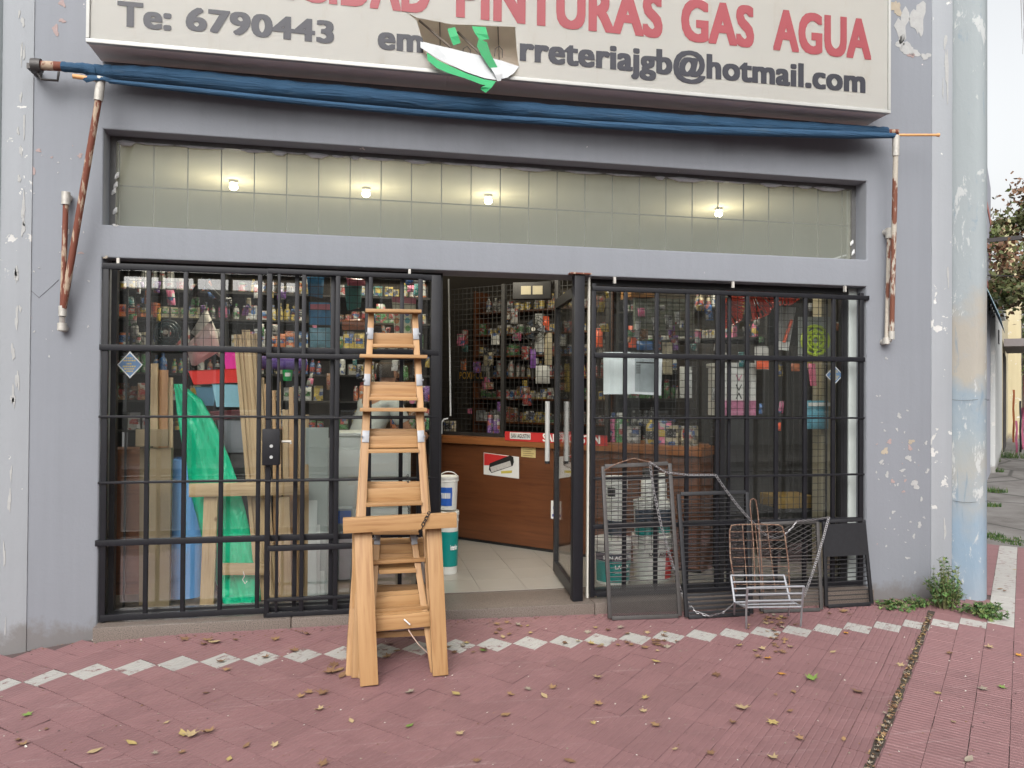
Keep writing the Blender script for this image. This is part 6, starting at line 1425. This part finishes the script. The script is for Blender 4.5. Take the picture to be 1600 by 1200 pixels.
SPEC = [(1268,1062,'green',1.2),(755,1018,'green',.8),(1200,1030,'orange',1.0),(500,1110,'tan',.9),(505,1084,'brown',1.1),(483,1083,'light brown',1),(640,1083,'grey brown',.9),(712,1085,'yellow',.9),(718,1148,'tan',.9),(640,1135,'green',.7),(890,1190,'brown',1),(790,1118,'light brown',1),(825,1078,'grey brown',.8),(850,1088,'tan',.9),(935,1060,'tan',.9),(935,1102,'light brown',.9),(1008,1092,'yellow',.8),(1005,1112,'tan',.7),(1160,1108,'tan',1.2),(1145,1130,'brown',.7),(1025,1134,'light brown',.8),(1207,1130,'yellow',1),(1208,1186,'tan',.9),(1025,1035,'yellow',.9),(1155,1010,'yellow',.8),(1235,1012,'tan',.9),(1190,1015,'tan',.9),(1240,1082,'light brown',.9),(1340,1082,'brown',1.1),(1222,1054,'orange',.8),(1322,990,'orange',.7),(1465,1084,'yellow',.8),(1546,1013,'tan',.9),(1592,1025,'orange',.9),(1565,1075,'green',1),(1535,1078,'grey brown',1.1),(1483,1022,'brown',.7),(1408,1040,'tan',.9),(470,1090,'light brown',.7),(148,1175,'tan',1.0),(205,1163,'yellow',.8),(28,1158,'brown',.9),(35,1165,'light brown',.8),(42,1118,'green',.8),(300,1150,'tan',1.2),(325,1145,'light brown',.9),(285,1148,'yellow',.8),(260,1130,'tan',.5),(72,1140,'brown',.5),(430,1166,'tan',.8),(358,1188,'yellow',.6),(345,1035,'brown',.8),(355,1048,'light brown',.7),(460,1018,'brown',1.1),(415,1028,'brown',.8),(288,1000,'brown',1.1),(325,1001,'light brown',1.2),(335,1005,'tan',1.2),(318,1008,'brown',.9),(368,1000,'brown',.8),(430,1000,'light brown',.9),(480,992,'brown',.9),(160,984,'orange',1),(515,1052,'brown',1.4),(530,1048,'light brown',1.2),(535,1056,'brown',1.2),(522,1040,'dark brown',1),(605,1028,'light brown',1),(620,1018,'brown',.9),(745,1190,'brown',.7),(1055,1172,'tan',.5),(1110,1178,'brown',.7),(505,1195,'brown',.9)]
for x, y, col, s in SPEC: lt(put_leaf(x, y, col, s), col)
for x0, x1, y0, y1, n in ((760,830,972,998,10),(875,1060,975,1012,20),(1000,1040,1000,1022,8),(1130,1260,958,1000,10),(1180,1245,1000,1040,9),(1195,1230,962,990,15),(560,700,985,1010,8),(700,760,1005,1020,6),(1060,1600,990,1195,8),(20,1000,1040,1195,8),(1290,1360,948,962,5),(1560,1600,850,1000,3)):
    for _ in range(n):
        col = rg.choice(['brown','light brown','tan','dark brown','brown','light brown','yellow','grey brown']); x, y = rg.uniform(x0,x1), rg.uniform(y0,y1); lt(put_leaf(x, y, col, rg.uniform(.45,.95)), col)
# grit and crumbs
b_ = MB(); 
for _ in range(900):
    x, y = rg.uniform(-.6,6.5), rg.uniform(-2.4,-.05); s = rg.uniform(.0015,.006); b_.mat(rg.choice([M_leaf[2], M_leafgrey, M_offwhite, M_grout, M_leaf[0]])); z = g(x,y)+.001
    a = rg.random()*6.28; q = [Vector((x+s*math.cos(a+k*2.1)*rg.uniform(.6,1.6), y+s*math.sin(a+k*2.1)*rg.uniform(.6,1.6), z)) for k in range(3)]; b_.add(q+[Vector((x,y,z+s*.7))], [(0,1,3),(1,2,3),(2,0,3)])
for _ in range(420):
    x = rg.uniform(-.4,5.8); y = -.13-abs(rg.gauss(0,.05)) if 0 < x < 5.2 else -.03-abs(rg.gauss(0,.03)); s = rg.uniform(.002,.007); b_.mat(rg.choice([M_leaf[2], M_grout, M_leaf[0], M_grout])); z = g(x,y)+.001
    a = rg.random()*6.28; q = [Vector((x+s*math.cos(a+k*2.1)*rg.uniform(.6,1.6), y+s*math.sin(a+k*2.1)*rg.uniform(.6,1.6), z)) for k in range(3)]; b_.add(q+[Vector((x,y,z+s*.7))], [(0,1,3),(1,2,3),(2,0,3)])
tag(b_.build('pavement_litter'), 'scattered grit and leaf crumbs over the red pavement', 'grit', kind='stuff')

# ------------------------------------------------------------------ side street in the distance (right edge)
d1 = Vector((.7071,.7071,0)); n1_ = Vector((.7071,-.7071,0)); O1 = Vector((6.00,.24,0))
def sbox(t, name, s0, s1, o0, o1, z0, z1, mat, bev=0):
    """box along the side street: s along the street, o out from the wall line towards the street"""
    M = Matrix((d1, n1_, Vector((0,0,1)))).transposed().to_4x4(); M = M @ Matrix.Identity(4)
    if M.determinant() < 0: pass
    M.translation = O1; return MB().mat(mat).box((s0,o0,z0),(s1,o1,z1), M).build(name, t, bevel=bev)
M_gw = paint((.30,.31,.36), .85, .1, 2); M_ww = wall_mat((.50,.51,.50), .60, 9.0, (.38,.36,.33), .6); M_beige = wall_mat((.46,.40,.26), .62, 2.0, (.30,.27,.22), .6); M_dk = paint((.04,.035,.035), .7, .3)
t = thing('grey_building', O1+d1*9, 'grey rendered building with a pale blue sloping metal canopy beside the shop', 'building')
sbox(t, 'wall', 7.62, 11.2, -.25, .02, -.4, 5.6, M_gw)
M_tin = paint((.27,.38,.44), .45, .15, 10, .2)
cn = MB().mat(M_tin)
for k in range(26):
    s = 7.3+k*.15; P = [O1+d1*s+n1_*.02+Vector((0,0,3.30)), O1+d1*(s+.15)+n1_*.02+Vector((0,0,3.30)), O1+d1*(s+.15)+n1_*.26+Vector((0,0,2.68)), O1+d1*s+n1_*.26+Vector((0,0,2.68))]
    up2 = Vector((0,0,.03)); mid0 = (P[0]+P[1])/2+up2; mid1 = (P[2]+P[3])/2+up2
    cn.add([P[0], mid0, mid1, P[3]], [(0,1,2,3)]); cn.add([mid0, P[1], P[2], mid1], [(0,1,2,3)])
cn.build('metal_canopy', t)
for z in (3.4, 4.1, 4.8): sbox(t, 'red_stripe', 7.7, 11.1, .021, .03, z, z+.12, paint((.4,.14,.12), .7))
t = thing('white_building', O1+d1*13, 'weathered white walled building further down the side street', 'building')
sbox(t, 'wall', 11.22, 17.0, -.25, .10, -.4, 3.4, M_ww); sbox(t, 'cornice', 11.22, 17.0, -.25, .18, 3.401, 3.52, M_ww)
sbox(t, 'vent', 13.2, 13.6, .101, .12, 2.6, 2.9, M_dk)
t = thing('clothes_shop', O1+d1*19, 'open fronted shop with coloured goods hanging out over the far pavement', 'building')
sbox(t, 'wall', 17.02, 26, -.3, .10, -.4, 4.2, M_beige); sbox(t, 'doorway', 18, 21, .101, .13, -.1, 2.6, M_dk); sbox(t, 'grey_awning', 17.3, 21.5, .131, 1.3, 2.75, 2.95, paint((.18,.16,.16), .8))
t2 = thing('beige_building', O1+d1*30, 'taller beige building closing the view down the side street', 'building')
sbox(t2, 'wall', 26.02, 44, -.3, .5, -.4, 6.0, M_beige); sbox(t2, 'roof_box', 28, 33, -.3, .3, 6.001, 8.2, paint((.42,.38,.22), .85, .12, 1))
for k in range(5): sbox(t2, 'window', 27+k*3.2, 28.3+k*3.2, .501, .53, 2.6, 4.2, M_dk)
rg = random.Random(31)
for k, (s, o, z0, z1, w, col) in enumerate(((17.6,.35,.3,1.7,.3,'orange'),(18.2,.5,.0,1.4,.35,'black'),(18.9,.6,.9,2.3,.3,'red'),(19.6,.55,.0,1.2,.4,'pink'),(20.3,.8,1.1,2.4,.3,'white'),(17.9,.8,1.5,2.5,.4,'brown'),(21.2,.7,.0,1.5,.4,'blue'),(16.8,.42,.0,.9,.25,'pink'))):
    M = Matrix((d1, n1_, Vector((0,0,1)))).transposed().to_4x4(); M.translation = O1+d1*s+n1_*o
    b_ = MB().mat(paint(tuple(x*.55 for x in PAL[col]), .8, .3, 6)); vs = []; fs = []; ww = w*.42
    for i in range(9):
        for j in range(7): vs.append(M @ Vector(((j/6-.5)*ww*(1.15-.3*i/8)+.02*math.sin(i*1.3+k), .03*math.sin(j*2.1+i*.5+k), z0-.1+(z1-z0)*i/8)))
    for i in range(8):
        for j in range(6): q = i*7+j; fs.append((q, q+1, q+8, q+7))
    b_.add(vs, fs); tag(b_.build('hanging_goods', None, smooth=True), f'{col} article displayed outside the far shop, {["nearest to the white wall","low by the doorway","red and high over the doorway","bright on the ground","pale and under the awning","dark and close under the awning","beyond the awning","small by the white wall"][k]}', 'goods')
# bracket and cable on the wall
t = thing('wall_bracket', O1+d1*7+n1_*.1+Vector((0,0,3.9)), 'small dark bracket with a drooping cable on the side street wall', 'bracket')
sbox(t, 'arm', 9.0, 9.06, .02, .55, 4.15, 4.22, M_dk)
a = O1+d1*9+n1_*.5+Vector((0,0,4.15)); MB().mat(M_dk).tube(sag(O1+d1*8.9+n1_*.05+Vector((0,0,3.55)), O1+d1*20+n1_*6+Vector((0,0,6.5)), .6, 14), .015, 5).build('cable', t)
# weeds along the side street pavement and a dry creeper
for k, (px, py, r, h) in enumerate(((1545,722,.25,.18),(1550,738,.2,.12),(1552,770,.2,.10),(1545,792,.16,.07),(1578,716,.45,.25),(1543,840,.15,.06),(1570,846,.2,.04),(1592,852,.2,.04))):
    p = atz(px, py, -.1); rg_ = random.Random(k+50); b_ = MB()
    for _ in range(110):
        a = rg_.random()*6.28; q = r*rg_.random()**.7; x, y = p.x+q*math.cos(a)+q*.5, p.y+q*math.sin(a)+q*.5; hh = h*rg_.uniform(.4,1); b_.mat(rg_.choice(M_weed)); dx, dy = rg_.uniform(-.5,.5)*hh, rg_.uniform(-.5,.5)*hh
        b_.add([(x-.008,y,-.1),(x+.008,y,-.1),(x+dx,y+dy,-.1+hh)], [(0,1,2)]); b_.add([(x,y-.01,-.1),(x,y+.01,-.1),(x+dx,y+dy,-.1+hh)], [(0,1,2)])
    tag(b_.build('grass_tuft'), ['grass tuft at the foot of the near grey wall','second grass tuft along the grey wall foot','grass tuft halfway along the concrete pavement','small tuft near the column on the concrete','wide grass patch by the far shop','thin tuft where the red tiles end, by the column','thin weeds along the end of the red tiles','sparse weeds at the photo edge where red tiles end'][k], 'grass', kind='stuff')
# trees down the side street
def tree(label, base, H, cr, seed, cols, nleaf, lsize, cc=None, tr=.16):
    rg_ = random.Random(seed); t = thing('street_tree', base, label, 'tree', 'trees along the side street'); base = Vector(base)
    tb_ = MB().mat(paint((.12,.09,.07), .9, .3, 12, 0, .5)); C = Vector(cc) if cc else base+Vector((0,0,H*.72)); fork = base+Vector((0,0,H*.4))
    tb_.tube([base, base+Vector((.05,0,H*.2)), fork], tr, 10, rs=[tr*1.2,tr,tr*.8]); tb_.build('trunk', t, smooth=True)
    lv = MB(); tips = []
    for k in range(14):
        a = k*2.4; e = C+Vector((cr*.8*math.cos(a)*rg_.uniform(.5,1), cr*.8*math.sin(a)*rg_.uniform(.5,1), cr*rg_.uniform(-.65,.75))); m_ = lerp(fork, e, .5)+Vector((0,0,cr*.15))
        bb = MB().mat(paint((.12,.09,.07), .9, .3, 12, 0, .5)).tube([fork, m_, e], .03, 6, rs=[tr*.45,tr*.25,.012]); bb.build('limb', t, smooth=True)
        for _ in range(7):
            tips.append(lerp(m_, e, rg_.uniform(.2,1.25))+Vector((rg_.gauss(0,cr*.16),rg_.gauss(0,cr*.16),rg_.gauss(0,cr*.14))))
    for c in tips:
        cm_ = rg_.choice(cols); sg_ = cr*rg_.uniform(.05,.12)
        for _ in range(nleaf):
            p = c+Vector((rg_.gauss(0,sg_),rg_.gauss(0,sg_),rg_.gauss(0,sg_*.8))); lv.mat(cm_ if rg_.random() < .75 else rg_.choice(cols)); s = lsize*rg_.uniform(.6,1.2)
            u = Vector((rg_.gauss(0,1),rg_.gauss(0,1),rg_.gauss(0,1))).normalized(); w = u.cross(Vector((rg_.gauss(0,1),rg_.gauss(0,1),rg_.gauss(0,1)))).normalized()
            lv.add([p-u*s*.6, p+w*s*.35, p+u*s*.6, p-w*s*.35], [(0,1,2,3)])
    lv.build('crown', t)['kind'] = 'stuff'
M_tl = [paint(c_, .6, .25, 3) for c_ in ((.09,.10,.035),(.13,.09,.04),(.16,.08,.04),(.06,.08,.03),(.10,.13,.035))]
q = atz(1655, 640, 1.4); dist = 15
def far(px, py, dd_): r_ = ray(px, py); r_ = r_/r_.dot(FWD); return CAM+r_*dd_
p = far(1662, 360, 14.5); tree('street tree with sparse autumn leaves reaching in at the right edge', (p.x, p.y, -.15), p.z+2.4, 2.0, 3, [M_tl[0], M_tl[1], M_tl[2], M_tl[4]], 120, .10, (p.x, p.y, p.z+.0))
p = far(1640, 520, 32); tree('denser green tree further down the side street', (p.x, p.y, -.15), 8, 3.0, 7, [M_tl[3], M_tl[4], M_tl[0]], 30, .2, (p.x, p.y, p.z+.6))
p = far(1600, 560, 45); tree('distant tree behind the far shops', (p.x, p.y, -.15), 9, 3.6, 9, [M_tl[3], M_tl[0]], 24, .28, (p.x, p.y, p.z+1.2))
# dry twigs hanging at the top right
p = far(1602, 20, 6.0); tw = MB().mat(paint((.08,.06,.045), .9))
for k in range(7):
    a = p+Vector((.03*k-.02, .02*k, .35)); tw.tube([a, a+Vector((-.02+.01*k,0,-.25)), a+Vector((.02*math.sin(k*2),.01,-.55-.05*(k%3)))], .003, 4, rs=[.004,.003,.0012])
tg = tw.build('hanging_twigs'); tag(tg, 'thin dry twigs hanging down at the top right corner', 'twigs', kind='stuff')

# ------------------------------------------------------------------ across the street (houses and trees added behind the camera to cut sky light; seen in reflections)
rg = random.Random(12)
for k, (x0, x1, h, col) in enumerate(((-26,-16,5.5,(.34,.30,.25)),(-15.9,-7,5.8,(.28,.23,.20)),(-6.9,0,4.2,(.42,.41,.39)),(.1,9,5.6,(.36,.31,.26)),(9.1,18,4.8,(.40,.40,.38)),(18.1,28,5.8,(.33,.31,.28)))):
    nm = ['tan','dark brick','grey','brown','pale','ochre'][k]; t = thing('unseen_house', ((x0+x1)/2,-17,-.3), f'{nm} house added unseen behind the camera, in the row across the street', 'building'); t['label'] = f'{nm} coloured house with white window frames, added unseen across the street to shade the front'
    mt = paint(col, .85, .12, 1); MB().mat(mt).box((x0,-24,-.3),(x1,-17,h)).build('wall', t)
    n = int((x1-x0)/2.6)
    for i in range(n):
        cx = x0+(i+.5)*(x1-x0)/n
        for z in (.9, 3.4):
            if z+1.5 < h: f_ = MB().mat(M_white).box((cx-.62,-17,z-.06),(cx+.62,-16.94,z+1.56)).build('window', t); MB().mat(M_dk).box((cx-.55,-16.939,z),(cx+.55,-16.93,z+1.5)).build('pane', f_)
for k, (x, y) in enumerate(((-10,-12.5),(9.5,-12.8),(17,-12.6))): tree(['big plane tree added unseen across the street to the left','plane tree added unseen across the street, right of the shop axis','plane tree added unseen across the street to the right'][k], (x,y,-.15), 7.5, 2.8, 20+k, [M_tl[3],M_tl[0],M_tl[1]], 14, .22)  # added trees out of view, dimming the sky light on the front
MB().mat(M_conc).box((-30,-17,-.299),(30,-11.5,-.17)).build('far_pavement')['kind'] = 'structure'
